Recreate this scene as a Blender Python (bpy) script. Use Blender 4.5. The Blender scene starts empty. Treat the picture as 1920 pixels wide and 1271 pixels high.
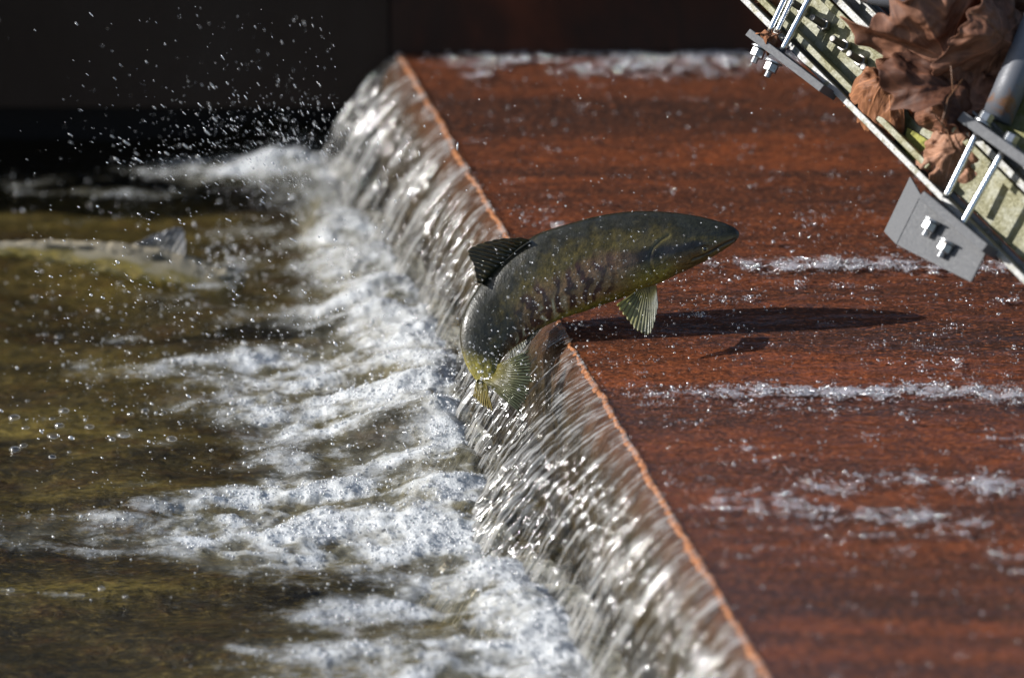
import bpy, math
import numpy as np
from mathutils import Vector

# ------------------------------------------------------------------ camera, world, sun
SC = bpy.context.scene
TH = math.radians(27.0)
DIST = 8.0
FPX = 1920 * 168.0 / 36.0
RIGHT = np.array([1.0, 0.0, 0.0])
FWD = np.array([0.0, math.cos(TH), -math.sin(TH)])
UP = np.array([0.0, math.sin(TH), math.cos(TH)])
CAM = -DIST * FWD
cd = bpy.data.cameras.new('camera')
cam = bpy.data.objects.new('camera', cd)
SC.collection.objects.link(cam)
cam.location = CAM
cam.rotation_euler = (math.pi / 2 - TH, 0, 0)
cd.lens = 168.0
cd.sensor_width = 36.0
cd.clip_start = 0.05
cd.clip_end = 500
cd.dof.use_dof = True
cd.dof.focus_distance = 8.02
cd.dof.aperture_fstop = 1.5
SC.camera = cam

SUN_EL, SUN_AZ = math.radians(27.0), math.radians(0.5)   # azimuth: from -X, a little beyond (+Y)
SDIR = np.array([-math.cos(SUN_EL) * math.cos(SUN_AZ), math.cos(SUN_EL) * math.sin(SUN_AZ), math.sin(SUN_EL)])
w = bpy.data.worlds.new('World')
SC.world = w
w.use_nodes = True
nt = w.node_tree
bg = nt.nodes['Background']
sky = nt.nodes.new('ShaderNodeTexSky')
sky.sky_type = 'NISHITA'
sky.sun_disc = False
sky.sun_elevation = SUN_EL
sky.sun_rotation = math.atan2(SDIR[0], SDIR[1])
nt.links.new(sky.outputs[0], bg.inputs[0])
bg.inputs[1].default_value = 0.10
ld = bpy.data.lights.new('sun', 'SUN')
ld.energy = 4.6
ld.angle = math.radians(0.5)
ld.color = (1.0, 0.975, 0.94)
sun = bpy.data.objects.new('sun', ld)
SC.collection.objects.link(sun)
sun.rotation_euler = Vector(-SDIR).to_track_quat('-Z', 'Y').to_euler()
SC.view_settings.view_transform = 'Standard'
SC.view_settings.look = 'None'
SC.view_settings.exposure = 0.63
SC.view_settings.gamma = 1.0
SC.cycles.max_bounces = 10
SC.cycles.transparent_max_bounces = 24
SC.cycles.caustics_reflective = False
SC.cycles.caustics_refractive = False

rng = np.random.default_rng(7)

# ------------------------------------------------------------------ pixel <-> world helpers (photo 1920 x 1271)
def ray(px, py):
    px = np.asarray(px, float); py = np.asarray(py, float)
    return FWD + ((px - 960) / FPX)[..., None] * RIGHT - ((py - 635.5) / FPX)[..., None] * UP
def at_depth(px, py, d):
    return CAM + ray(px, py) * np.asarray(d, float)[..., None]
def on_z(px, py, z):
    r = ray(px, py)
    t = (z - CAM[2]) / r[..., 2]
    return CAM + r * t[..., None]
def to_px(P):
    v = P - CAM
    d = v @ FWD
    return 960 + FPX * (v @ RIGHT) / d, 635.5 - FPX * (v @ UP) / d

# ------------------------------------------------------------------ numpy noise
_perm = np.random.default_rng(3).permutation(256)
_perm = np.concatenate([_perm, _perm, _perm])
_g3 = np.array([[1,1,0],[-1,1,0],[1,-1,0],[-1,-1,0],[1,0,1],[-1,0,1],[1,0,-1],[-1,0,-1],[0,1,1],[0,-1,1],[0,1,-1],[0,-1,-1],[1,1,0],[-1,1,0],[0,-1,1],[0,-1,-1]], float)
def perlin(x, y, z=0.0):
    x, y, z = np.broadcast_arrays(np.asarray(x, float), np.asarray(y, float), np.asarray(z, float))
    xi, yi, zi = np.floor(x).astype(int), np.floor(y).astype(int), np.floor(z).astype(int)
    xf, yf, zf = x - xi, y - yi, z - zi
    xi &= 255; yi &= 255; zi &= 255
    f = lambda t: t * t * t * (t * (t * 6 - 15) + 10)
    u, v, ww = f(xf), f(yf), f(zf)
    out = 0
    for dx in (0, 1):
        for dy in (0, 1):
            for dz in (0, 1):
                h = _perm[_perm[_perm[xi + dx] + yi + dy] + zi + dz] & 15
                g = _g3[h]
                d = g[..., 0] * (xf - dx) + g[..., 1] * (yf - dy) + g[..., 2] * (zf - dz)
                out = out + d * (u if dx else 1 - u) * (v if dy else 1 - v) * (ww if dz else 1 - ww)
    return out
def fbm(x, y, z=0.0, oct=4, gain=0.5):
    s, a, f = 0, 1.0, 1.0
    for o in range(oct):
        s = s + a * perlin(x * f + 17.3 * o, y * f - 9.1 * o, np.asarray(z) * f + 3.7 * o)
        a *= gain; f *= 2.03
    return s
def sstep(a, b, x):
    t = np.clip((x - a) / (b - a), 0, 1)
    return t * t * (3 - 2 * t)
def interp(x, xs, ys):
    return np.interp(x, xs, ys)

# ------------------------------------------------------------------ mesh helpers
COL = SC.collection
def raw_mesh(name, V, F, k, smooth=True):
    V = np.asarray(V, np.float32).reshape(-1, 3)
    F = np.asarray(F, np.int32).reshape(-1, k)
    me = bpy.data.meshes.new(name)
    me.vertices.add(len(V)); me.vertices.foreach_set('co', V.ravel())
    me.loops.add(F.size); me.loops.foreach_set('vertex_index', F.ravel())
    me.polygons.add(len(F))
    me.polygons.foreach_set('loop_start', np.arange(0, F.size, k, dtype=np.int32))
    try:
        me.polygons.foreach_set('loop_total', np.full(len(F), k, np.int32))
    except Exception:
        pass
    me.polygons.foreach_set('use_smooth', np.full(len(F), smooth, bool))
    me.update(calc_edges=True)
    return me
def link(name, me, mat, parent=None, **props):
    o = bpy.data.objects.new(name, me)
    COL.objects.link(o)
    if mat is not None:
        me.materials.append(mat)
    if parent is not None:
        o.parent = parent
    for k, v in props.items():
        o[k] = v
    return o
def empty(name, loc, label, cat, group=None):
    o = bpy.data.objects.new(name, None)
    COL.objects.link(o)
    o.location = loc
    o.empty_display_size = 0.02
    o['label'] = label; o['category'] = cat
    if group: o['group'] = group
    return o
def child(name, me, mat, root, **props):
    o = link(name, me, mat, None, **props)
    o.parent = root
    L = Vector((0, 0, 0)); p = root
    while p is not None:
        L += p.location; p = p.parent
    o.location = -L      # meshes are written in world coordinates
    return o
def grid_faces(nu, nv, wrap_v=False):
    i = np.arange(nu - 1)[:, None]
    j = np.arange(nv if wrap_v else nv - 1)[None, :]
    j2 = (j + 1) % nv
    a = i * nv + j; b = (i + 1) * nv + j; c = (i + 1) * nv + j2; d = i * nv + j2
    return np.stack([a + 0 * j, b + 0 * j, c + 0 * j, d + 0 * j], -1).reshape(-1, 4)
def attr(me, name, C):
    C = np.asarray(C, np.float32)
    if C.shape[-1] == 3:
        C = np.concatenate([C, np.ones(C.shape[:-1] + (1,), np.float32)], -1)
    a = me.color_attributes.new(name, 'FLOAT_COLOR', 'POINT')
    a.data.foreach_set('color', C.reshape(-1))
def solidify(o, t, off=0.0):
    m = o.modifiers.new('thickness', 'SOLIDIFY'); m.thickness = t; m.offset = off
    return m
def bevel(o, wd, seg=2):
    m = o.modifiers.new('bevel', 'BEVEL'); m.width = wd; m.segments = seg; m.limit_method = 'ANGLE'
def box8(C):   # 8 corners: bottom 4 then top 4
    F = [(0,3,2,1),(4,5,6,7),(0,1,5,4),(1,2,6,5),(2,3,7,6),(3,0,4,7)]
    return np.asarray(C, float), F
def join(parts):
    V, F, n = [], [], 0
    for v, f in parts:
        V.append(np.asarray(v, float).reshape(-1, 3)); F.append(np.asarray(f) + n); n += len(V[-1])
    return np.concatenate(V), np.concatenate(F)
def aabox(x0, x1, y0, y1, z0, z1):
    return box8([(x0,y0,z0),(x1,y0,z0),(x1,y1,z0),(x0,y1,z0),(x0,y0,z1),(x1,y0,z1),(x1,y1,z1),(x0,y1,z1)])
def tube(P, R, n=16):
    """swept round tube with closed ends; P (m,3), R (m,)"""
    P = np.asarray(P, float); m = len(P)
    R = np.broadcast_to(np.asarray(R, float), (m,))
    T = np.gradient(P, axis=0) if m > 2 else np.repeat((P[1] - P[0])[None], m, 0)
    nz = np.linalg.norm(T, axis=1, keepdims=True); nz[nz == 0] = 1
    T = T / nz
    t0 = P[-1] - P[0]; t0 = t0 / np.linalg.norm(t0)
    ref = np.array([0, 0, 1.0]) if abs(t0[2]) < 0.9 else np.array([0, 1.0, 0])
    A = np.cross(T, ref); A /= np.linalg.norm(A, axis=1, keepdims=True) + 1e-12
    B = np.cross(T, A)
    ph = np.linspace(0, 2 * np.pi, n, endpoint=False)
    V = P[:, None] + R[:, None, None] * (np.cos(ph)[None, :, None] * A[:, None] + np.sin(ph)[None, :, None] * B[:, None])
    F = grid_faces(m, n, True)
    V = V.reshape(-1, 3)
    # caps as quads fans
    c0, c1 = len(V), len(V) + 1
    V = np.concatenate([V, P[:1], P[-1:]])
    caps = []
    for k in range(0, n, 2):
        caps.append((c0, k, (k + 1) % n, (k + 2) % n))
        b = (m - 1) * n
        caps.append((c1, b + (k + 2) % n, b + (k + 1) % n, b + k))
    return V, np.concatenate([F, np.array(caps)])

# ------------------------------------------------------------------ material helpers
class Mat:
    def __init__(self, name):
        self.m = bpy.data.materials.new(name); self.m.use_nodes = True
        self.t = self.m.node_tree
        self.t.nodes.clear()
        self.out = self.t.nodes.new('ShaderNodeOutputMaterial')
    def n(self, typ, ins=None, **props):
        nd = self.t.nodes.new('ShaderNode' + typ)
        for k, v in props.items():
            setattr(nd, k, v)
        for k, v in (ins or {}).items():
            self.set(nd, k, v)
        return nd
    def set(self, nd, k, v):
        s = nd.inputs[k]
        if hasattr(v, 'is_linked') or isinstance(v, bpy.types.NodeSocket):
            self.t.links.new(v, s)
        elif isinstance(v, bpy.types.Node):
            self.t.links.new(v.outputs[0], s)
        else:
            if s.type == 'RGBA' and isinstance(v, (tuple, list)) and len(v) == 3:
                v = tuple(v) + (1,)
            s.default_value = v
    def pos(self, scale=(1, 1, 1), rot=(0, 0, 0)):
        g = self.n('NewGeometry')
        mp = self.n('Mapping', {'Vector': g.outputs['Position'], 'Scale': scale, 'Rotation': rot})
        return mp.outputs[0]
    def noise(self, vec, scale, detail=4, rough=0.55, dist=0.0):
        return self.n('TexNoise', {'Vector': vec, 'Scale': scale, 'Detail': detail, 'Roughness': rough, 'Distortion': dist}).outputs[0]
    def ramp(self, fac, stops, interp='LINEAR'):
        r = self.n('ValToRGB', {'Fac': fac})
        cr = r.color_ramp; cr.interpolation = interp
        while len(cr.elements) > 1: cr.elements.remove(cr.elements[-1])
        cr.elements[0].position = stops[0][0]; cr.elements[0].color = tuple(stops[0][1]) + (1,)
        for p, c in stops[1:]:
            e = cr.elements.new(p); e.color = tuple(c) + (1,)
        return r.outputs[0]
    def rng(self, v, a, b, c=0.0, d=1.0):
        return self.n('MapRange', {'Value': v, 'From Min': a, 'From Max': b, 'To Min': c, 'To Max': d}).outputs[0]
    def math(self, op, a, b=0.0, clamp=False):
        nd = self.n('Math', operation=op, use_clamp=clamp)
        self.set(nd, 0, a); self.set(nd, 1, b)
        return nd.outputs[0]
    def mixc(self, fac, a, b, mode='MIX'):
        nd = self.n('MixRGB', {'Fac': fac, 'Color1': a, 'Color2': b}, blend_type=mode)
        return nd.outputs[0]
    def bump(self, h, strength=0.5, dist=0.002, normal=None):
        ins = {'Height': h, 'Strength': strength, 'Distance': dist}
        if normal is not None: ins['Normal'] = normal
        return self.n('Bump', ins).outputs[0]
    def mix(self, fac, a, b):
        nd = self.n('MixShader', {0: fac, 1: a, 2: b})
        return nd.outputs[0]
    def attr(self, name):
        return self.n('Attribute', attribute_name=name)
    def sep(self, c):
        return self.n('SeparateColor', {0: c})
    def surf(self, s):
        self.t.links.new(s, self.out.inputs['Surface']); return self.m
    def pbsdf(self, **k):
        ins = {}
        names = {'color': 'Base Color', 'rough': 'Roughness', 'metal': 'Metallic', 'normal': 'Normal', 'spec': 'Specular IOR Level', 'coat': 'Coat Weight', 'coatr': 'Coat Roughness', 'coatn': 'Coat Normal'}
        for a, v in k.items(): ins[names[a]] = v
        return self.n('BsdfPrincipled', ins).outputs[0]

def water_shader(M, normal, tint, gloss=0.05):
    bf = M.n('NewGeometry').outputs['Backfacing']        # the sheet has one face: same reflectance from above and below
    fr = M.n('Fresnel', {'IOR': M.rng(bf, 0, 1, 1.33, 1 / 1.33), 'Normal': normal}).outputs[0]
    tr = M.n('BsdfTransparent', {'Color': tint}).outputs[0]
    gl = M.n('BsdfGlossy', {'Color': (1, 1, 1), 'Roughness': gloss, 'Normal': normal}).outputs[0]
    return M.mix(fr, tr, gl)

def mat_upper_water():
    M = Mat('sliding_water')
    at = M.sep(M.attr('foam').outputs[0])
    p = M.pos((0.25, 1.0, 1.0))
    h1 = M.noise(p, 60, 4, 0.6)
    nb = M.bump(h1, 0.5, 0.004)
    wat = water_shader(M, nb, (0.96, 0.95, 0.94), 0.06)
    # aerated white water
    q = M.pos((1, 1, 1))
    lace = M.noise(q, 160, 3, 0.6)
    f = M.rng(M.math('ADD', at.outputs[0], M.math('MULTIPLY', M.math('SUBTRACT', lace, 0.5), 1.1)), 0.34, 0.80)
    nf = M.bump(M.noise(q, 420, 2, 0.5), 0.7, 0.002)
    fo = M.pbsdf(color=(0.52, 0.50, 0.53), rough=0.25, normal=nf)
    return M.surf(M.mix(M.math('MULTIPLY', f, 0.62), wat, fo))

def mat_fall():
    M = Mat('falling_water')
    at = M.sep(M.attr('foam').outputs[0])
    uv = M.attr('flow').outputs[0]
    mp = M.n('Mapping', {'Vector': uv, 'Scale': (1, 1, 1)}).outputs[0]
    h1 = M.noise(mp, 1.0, 4, 0.6)
    nb = M.bump(h1, 0.6, 0.005)
    ns = M.bump(h1, 0.32, 0.004)
    wat = water_shader(M, ns, (0.74, 0.72, 0.65), 0.075)
    f = M.rng(M.math('ADD', at.outputs[1], M.math('MULTIPLY', M.math('SUBTRACT', h1, 0.5), 1.3)), 0.25, 1.0)
    di = M.n('BsdfDiffuse', {'Color': (0.50, 0.50, 0.49), 'Normal': nb}).outputs[0]
    tl = M.n('BsdfTranslucent', {'Color': (0.42, 0.41, 0.385), 'Normal': nb}).outputs[0]
    gl = M.n('BsdfGlossy', {'Color': (1, 1, 1), 'Roughness': 0.075, 'Normal': ns}).outputs[0]
    fo = M.mix(0.05, M.mix(0.35, di, tl), gl)
    return M.surf(M.mix(M.math('MULTIPLY', f, 0.7), wat, fo))

def mat_pool():
    M = Mat('pool_water')
    at = M.sep(M.attr('foam').outputs[0])
    p = M.pos((1.0, 1.0, 1.0))
    nb = M.bump(M.noise(M.pos((0.5, 1.0, 1.0)), 70, 4, 0.65, 0.4), 1.0, 0.006)
    wat = water_shader(M, nb, (0.76, 0.72, 0.60), 0.05)
    n1 = M.noise(M.pos((0.6, 1, 1)), 110, 4, 0.65, 0.3)
    mk = M.rng(M.math('ADD', at.outputs[1], M.math('MULTIPLY', M.math('SUBTRACT', n1, 0.5), 0.35)), 0.12, 0.95, 0, 0.60)
    n3 = M.noise(M.pos((0.5, 1, 1)), 16, 4, 0.6)
    mc = M.mixc(M.rng(n3, 0.35, 0.65), (0.17, 0.15, 0.078), (0.32, 0.315, 0.27))
    nm = M.bump(n1, 0.25, 0.003)
    wat = M.mix(mk, wat, M.pbsdf(color=mc, rough=0.22, normal=nm))
    f = M.rng(M.math('ADD', at.outputs[0], M.math('MULTIPLY', M.math('SUBTRACT', n1, 0.5), 0.95)), 0.22, 1.0)
    nf = M.bump(M.noise(p, 300, 3, 0.6), 0.6, 0.003)
    fo = M.pbsdf(color=(0.60, 0.62, 0.64), rough=0.25, normal=nf)
    return M.surf(M.mix(M.math('MULTIPLY', f, 0.72), wat, fo))

def mat_bubble(name='froth', white=0.45, col=(0.80, 0.81, 0.82), gl=0.0):
    M = Mat(name)
    wat = water_shader(M, M.n('NewGeometry').outputs['Normal'], (0.93, 0.93, 0.93), 0.12)
    if gl: wat = M.mix(gl, wat, M.n('BsdfGlossy', {'Color': (1, 1, 1), 'Roughness': 0.1}).outputs[0])
    di = M.n('BsdfDiffuse', {'Color': col}).outputs[0]
    tl = M.n('BsdfTranslucent', {'Color': col}).outputs[0]
    return M.surf(M.mix(white, wat, M.mix(0.4, di, tl)))

def mat_drop():
    M = Mat('water_drop')
    g = M.n('BsdfGlossy', {'Color': (1, 1, 1), 'Roughness': 0.22}).outputs[0]
    wat = M.mix(0.35, M.n('BsdfTransparent', {'Color': (0.95, 0.95, 0.95)}).outputs[0], g)
    di = M.n('BsdfDiffuse', {'Color': (0.75, 0.77, 0.8)}).outputs[0]
    tl = M.n('BsdfTranslucent', {'Color': (0.75, 0.77, 0.8)}).outputs[0]
    return M.surf(M.mix(0.3, wat, M.mix(0.5, di, tl)))

def mat_slab():
    M = Mat('rusty_wet_slab')
    p = M.pos((0.26, 1.0, 1.0))
    n1 = M.noise(M.pos((0.10, 1.0, 1.0)), 6, 5, 0.6, 0.8)
    n2 = M.noise(M.pos((0.38, 1, 1)), 70, 4, 0.65, 0.5)
    n4 = M.noise(M.pos((0.42, 1, 1)), 230, 3, 0.7, 0.4)
    n5 = M.noise(M.pos((0.9, 1, 1)), 22, 5, 0.65, 0.8)
    c = M.ramp(n1, [(0.36, (0.055, 0.024, 0.016)), (0.49, (0.150, 0.044, 0.018)), (0.60, (0.29, 0.074, 0.022))])
    c = M.mixc(M.rng(n5, 0.38, 0.62, 0.55, 0.0), c, (0.075, 0.030, 0.018))
    c = M.mixc(M.rng(n2, 0.36, 0.56, 0.6, 0.0), c, (0.040, 0.018, 0.012))
    c = M.mixc(M.rng(n4, 0.32, 0.52, 0.75, 0.0), c, (0.020, 0.010, 0.008))
    c = M.mixc(M.rng(n4, 0.54, 0.70, 0, 0.8), c, (0.42, 0.128, 0.042))
    b = M.bump(n2, 0.6, 0.006)
    b = M.bump(n4, 0.8, 0.005, b)
    return M.surf(M.pbsdf(color=c, rough=0.55, spec=0.25, normal=b))

def mat_lip():
    M = Mat('bright_rust_edge')
    n = M.noise(M.pos(), 130, 4, 0.6)
    c = M.ramp(n, [(0.34, (0.20, 0.07, 0.03)), (0.46, (0.50, 0.19, 0.085)), (0.58, (0.64, 0.28, 0.14)), (0.7, (0.74, 0.40, 0.24))])
    return M.surf(M.pbsdf(color=c, rough=0.6, normal=M.bump(n, 0.5, 0.003)))

def mat_face():
    M = Mat('wet_weir_face')
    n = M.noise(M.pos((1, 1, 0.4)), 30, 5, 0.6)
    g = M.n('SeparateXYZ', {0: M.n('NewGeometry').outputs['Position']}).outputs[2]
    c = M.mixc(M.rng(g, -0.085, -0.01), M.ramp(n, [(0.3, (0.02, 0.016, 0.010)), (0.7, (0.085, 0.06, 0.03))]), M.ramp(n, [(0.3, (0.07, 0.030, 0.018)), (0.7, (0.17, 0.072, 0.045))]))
    return M.surf(M.pbsdf(color=c, rough=0.4, normal=M.bump(n, 0.5, 0.004)))

def mat_bed():
    M = Mat('stony_algae_bed')
    n1 = M.noise(M.pos((0.28, 1, 1)), 6.5, 6, 0.62, 0.5)
    n2 = M.noise(M.pos((0.5, 1, 1)), 30, 5, 0.6, 0.5)
    c = M.ramp(n1, [(0.30, (0.010, 0.008, 0.005)), (0.45, (0.050, 0.038, 0.015)), (0.57, (0.125, 0.102, 0.036)), (0.74, (0.30, 0.245, 0.075))])
    c = M.mixc(M.rng(n2, 0.5, 0.75, 0, 0.7), c, (0.10, 0.045, 0.015))
    c = M.mixc(M.rng(n2, 0.5, 0.3, 0, 0.75), c, (0.010, 0.009, 0.007))
    n_ripple = M.noise(M.pos((0.45, 1, 1)), 120, 4, 0.7, 0.4)  # fine light and dark of surface ripples, painted into the bed colour
    c = M.mixc(M.rng(n_ripple, 0.34, 0.52, 0.8, 0), c, (0.008, 0.007, 0.005))
    c = M.mixc(M.rng(n_ripple, 0.55, 0.70, 0, 0.6), c, (0.30, 0.23, 0.085))
    return M.surf(M.pbsdf(color=c, rough=0.6, normal=M.bump(n2, 0.6, 0.02)))

def mat_wall(name, cols, sc=3.0, spec=0.2, fade=None):
    M = Mat(name)
    n1 = M.noise(M.pos((1, 1, 0.5)), sc, 6, 0.62, 0.3)
    n2 = M.noise(M.pos(), 40, 4, 0.6)
    c = M.ramp(n1, [(0.35, cols[0]), (0.52, cols[1]), (0.7, cols[2])])
    if fade is not None:       # band of the concrete's dark colour next to the joint, breaking up away from it
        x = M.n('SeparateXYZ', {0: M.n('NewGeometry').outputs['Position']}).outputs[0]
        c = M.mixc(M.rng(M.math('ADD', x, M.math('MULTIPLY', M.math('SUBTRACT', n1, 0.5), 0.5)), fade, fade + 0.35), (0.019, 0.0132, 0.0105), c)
    return M.surf(M.pbsdf(color=c, rough=0.8, spec=spec, normal=M.bump(n2, 0.4, 0.004)))

def mat_metal(name, col, rough, stain=None, metal=0.9, sc=40, brush=0.25, grain=0.25):
    M = Mat(name)
    n1 = M.noise(M.pos(), sc, 5, 0.6, 0.3)
    n2 = M.noise(M.pos((1, 1, 1)), 300, 3, 0.6)
    c = M.mixc(M.rng(n2, 0.3, 0.7, 0, grain), col, tuple(x * 0.6 for x in col))
    r = M.rng(n2, 0.3, 0.7, rough * 0.8, rough * 1.25)
    if stain is not None:
        lo, hi, scol = stain
        f = M.rng(n1, lo, hi)
        c = M.mixc(f, c, M.mixc(M.rng(n2, 0.35, 0.65), scol, tuple(x * 0.55 for x in scol)))
        s = M.pbsdf(color=c, rough=r, metal=M.math('MULTIPLY', M.math('SUBTRACT', 1.0, f), metal), normal=M.bump(n2, brush, 0.001))
    else:
        s = M.pbsdf(color=c, rough=r, metal=metal, normal=M.bump(n2, brush, 0.001))
    return M.surf(s)

def mat_leaf(name, a, b):
    M = Mat(name)
    at = M.sep(M.attr('leafuv').outputs[0])
    n1 = M.noise(M.pos(), 45, 5, 0.6)
    n2 = M.noise(M.pos(), 420, 3, 0.6)
    c = M.mixc(M.rng(n1, 0.3, 0.7), a, b)
    c = M.mixc(M.rng(n2, 0.55, 0.75, 0, 0.5), c, tuple(x * 0.45 for x in a))
    c = M.mixc(at.outputs[1], c, tuple(min(1, x * 1.7) for x in b))
    bp = M.bump(M.math('ADD', M.math('MULTIPLY', at.outputs[1], 0.8), M.math('MULTIPLY', n2, 0.35)), 0.6, 0.002)
    s = M.pbsdf(color=c, rough=0.62, spec=0.3, normal=bp)
    tl = M.n('BsdfTranslucent', {'Color': c}).outputs[0]
    return M.surf(M.mix(0.18, s, tl))

def mat_fish(rough=0.42):
    M = Mat('wet_fish_skin')
    c = M.attr('skin').outputs[0]
    vo = M.n('TexVoronoi', {'Vector': M.pos(), 'Scale': 300.0}).outputs[0]
    n2 = M.noise(M.pos(), 500, 3, 0.6)
    n1 = M.noise(M.pos(), 60, 4, 0.6)
    c = M.mixc(M.rng(n2, 0.35, 0.7, 0, 0.45), c, (0.014, 0.013, 0.008))
    b = M.bump(vo, 0.22, 0.0015)
    b = M.bump(n2, 0.15, 0.001, b)
    return M.surf(M.pbsdf(color=c, rough=M.rng(n1, 0.3, 0.7, rough - 0.12, rough + 0.08), normal=b, spec=0.35, coat=M.rng(n1, 0.42, 0.60, 0.05, 0.5), coatr=0.10))

def mat_fin(name, trans=0.25):
    M = Mat(name)
    c = M.attr('skin').outputs[0]
    at = M.sep(M.attr('ray').outputs[0])
    b = M.bump(at.outputs[0], 0.7, 0.002)
    s = M.pbsdf(color=c, rough=0.3, normal=b)
    tl = M.n('BsdfTranslucent', {'Color': c}).outputs[0]
    s = M.mix(0.35, s, tl)
    return M.surf(M.mix(M.math('MULTIPLY', at.outputs[1], trans), s, M.n('BsdfTransparent', {'Color': (0.9, 0.9, 0.85)}).outputs[0]))

def mat_plain(name, col, rough=0.4, metal=0.0, coat=0.0):
    M = Mat(name)
    n = M.noise(M.pos(), 200, 3, 0.6)
    c = M.mixc(M.rng(n, 0.3, 0.7, 0, 0.5), col, tuple(x * 0.6 for x in col))
    return M.surf(M.pbsdf(color=c, rough=rough, metal=metal, coat=coat))

# ------------------------------------------------------------------ layout numbers
ZP = -0.24                                   # pool level below the upper water
LA = on_z(np.array(755.), np.array(105.), 0.0)
LB = on_z(np.array(1445.), np.array(1271.), 0.0)
def lip_x(Y):
    base = LA[0] + (Y - LA[1]) * (LB[0] - LA[0]) / (LB[1] - LA[1])
    return base + 0.005 * fbm(Y / 0.16, 3.1, 0.0, 3) + 0.0030 * fbm(Y / 0.03, 7.7, 0, 3)
def lip_straight(Y):
    return LA[0] + (Y - LA[1]) * (LB[0] - LA[0]) / (LB[1] - LA[1])
def lip_y_at(py):            # Y of the lip seen at photo row py
    yy = np.linspace(-1.6, 1.6, 400)
    P = np.stack([lip_straight(yy), yy, 0 * yy], -1)
    _, q = to_px(P)
    return np.interp(py, q[::-1], yy[::-1])
_ld = np.array([LB[0] - LA[0], LB[1] - LA[1]]); _ld /= np.linalg.norm(_ld)
NL = np.array([_ld[1], -_ld[0]]); NL = NL if NL[0] < 0 else -NL    # horizontal direction of the fall
YW = float(on_z(np.array(760.), np.array(98.), 0.0)[1])              # far wall
YR = float(on_z(np.array(300.), np.array(263.), ZP)[1])            # back of the gap under the wall
YS = float(on_z(np.array(300.), np.array(287.), ZP)[1])            # sun reaches the pool in front of this line
Y0 = -1.75

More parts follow.
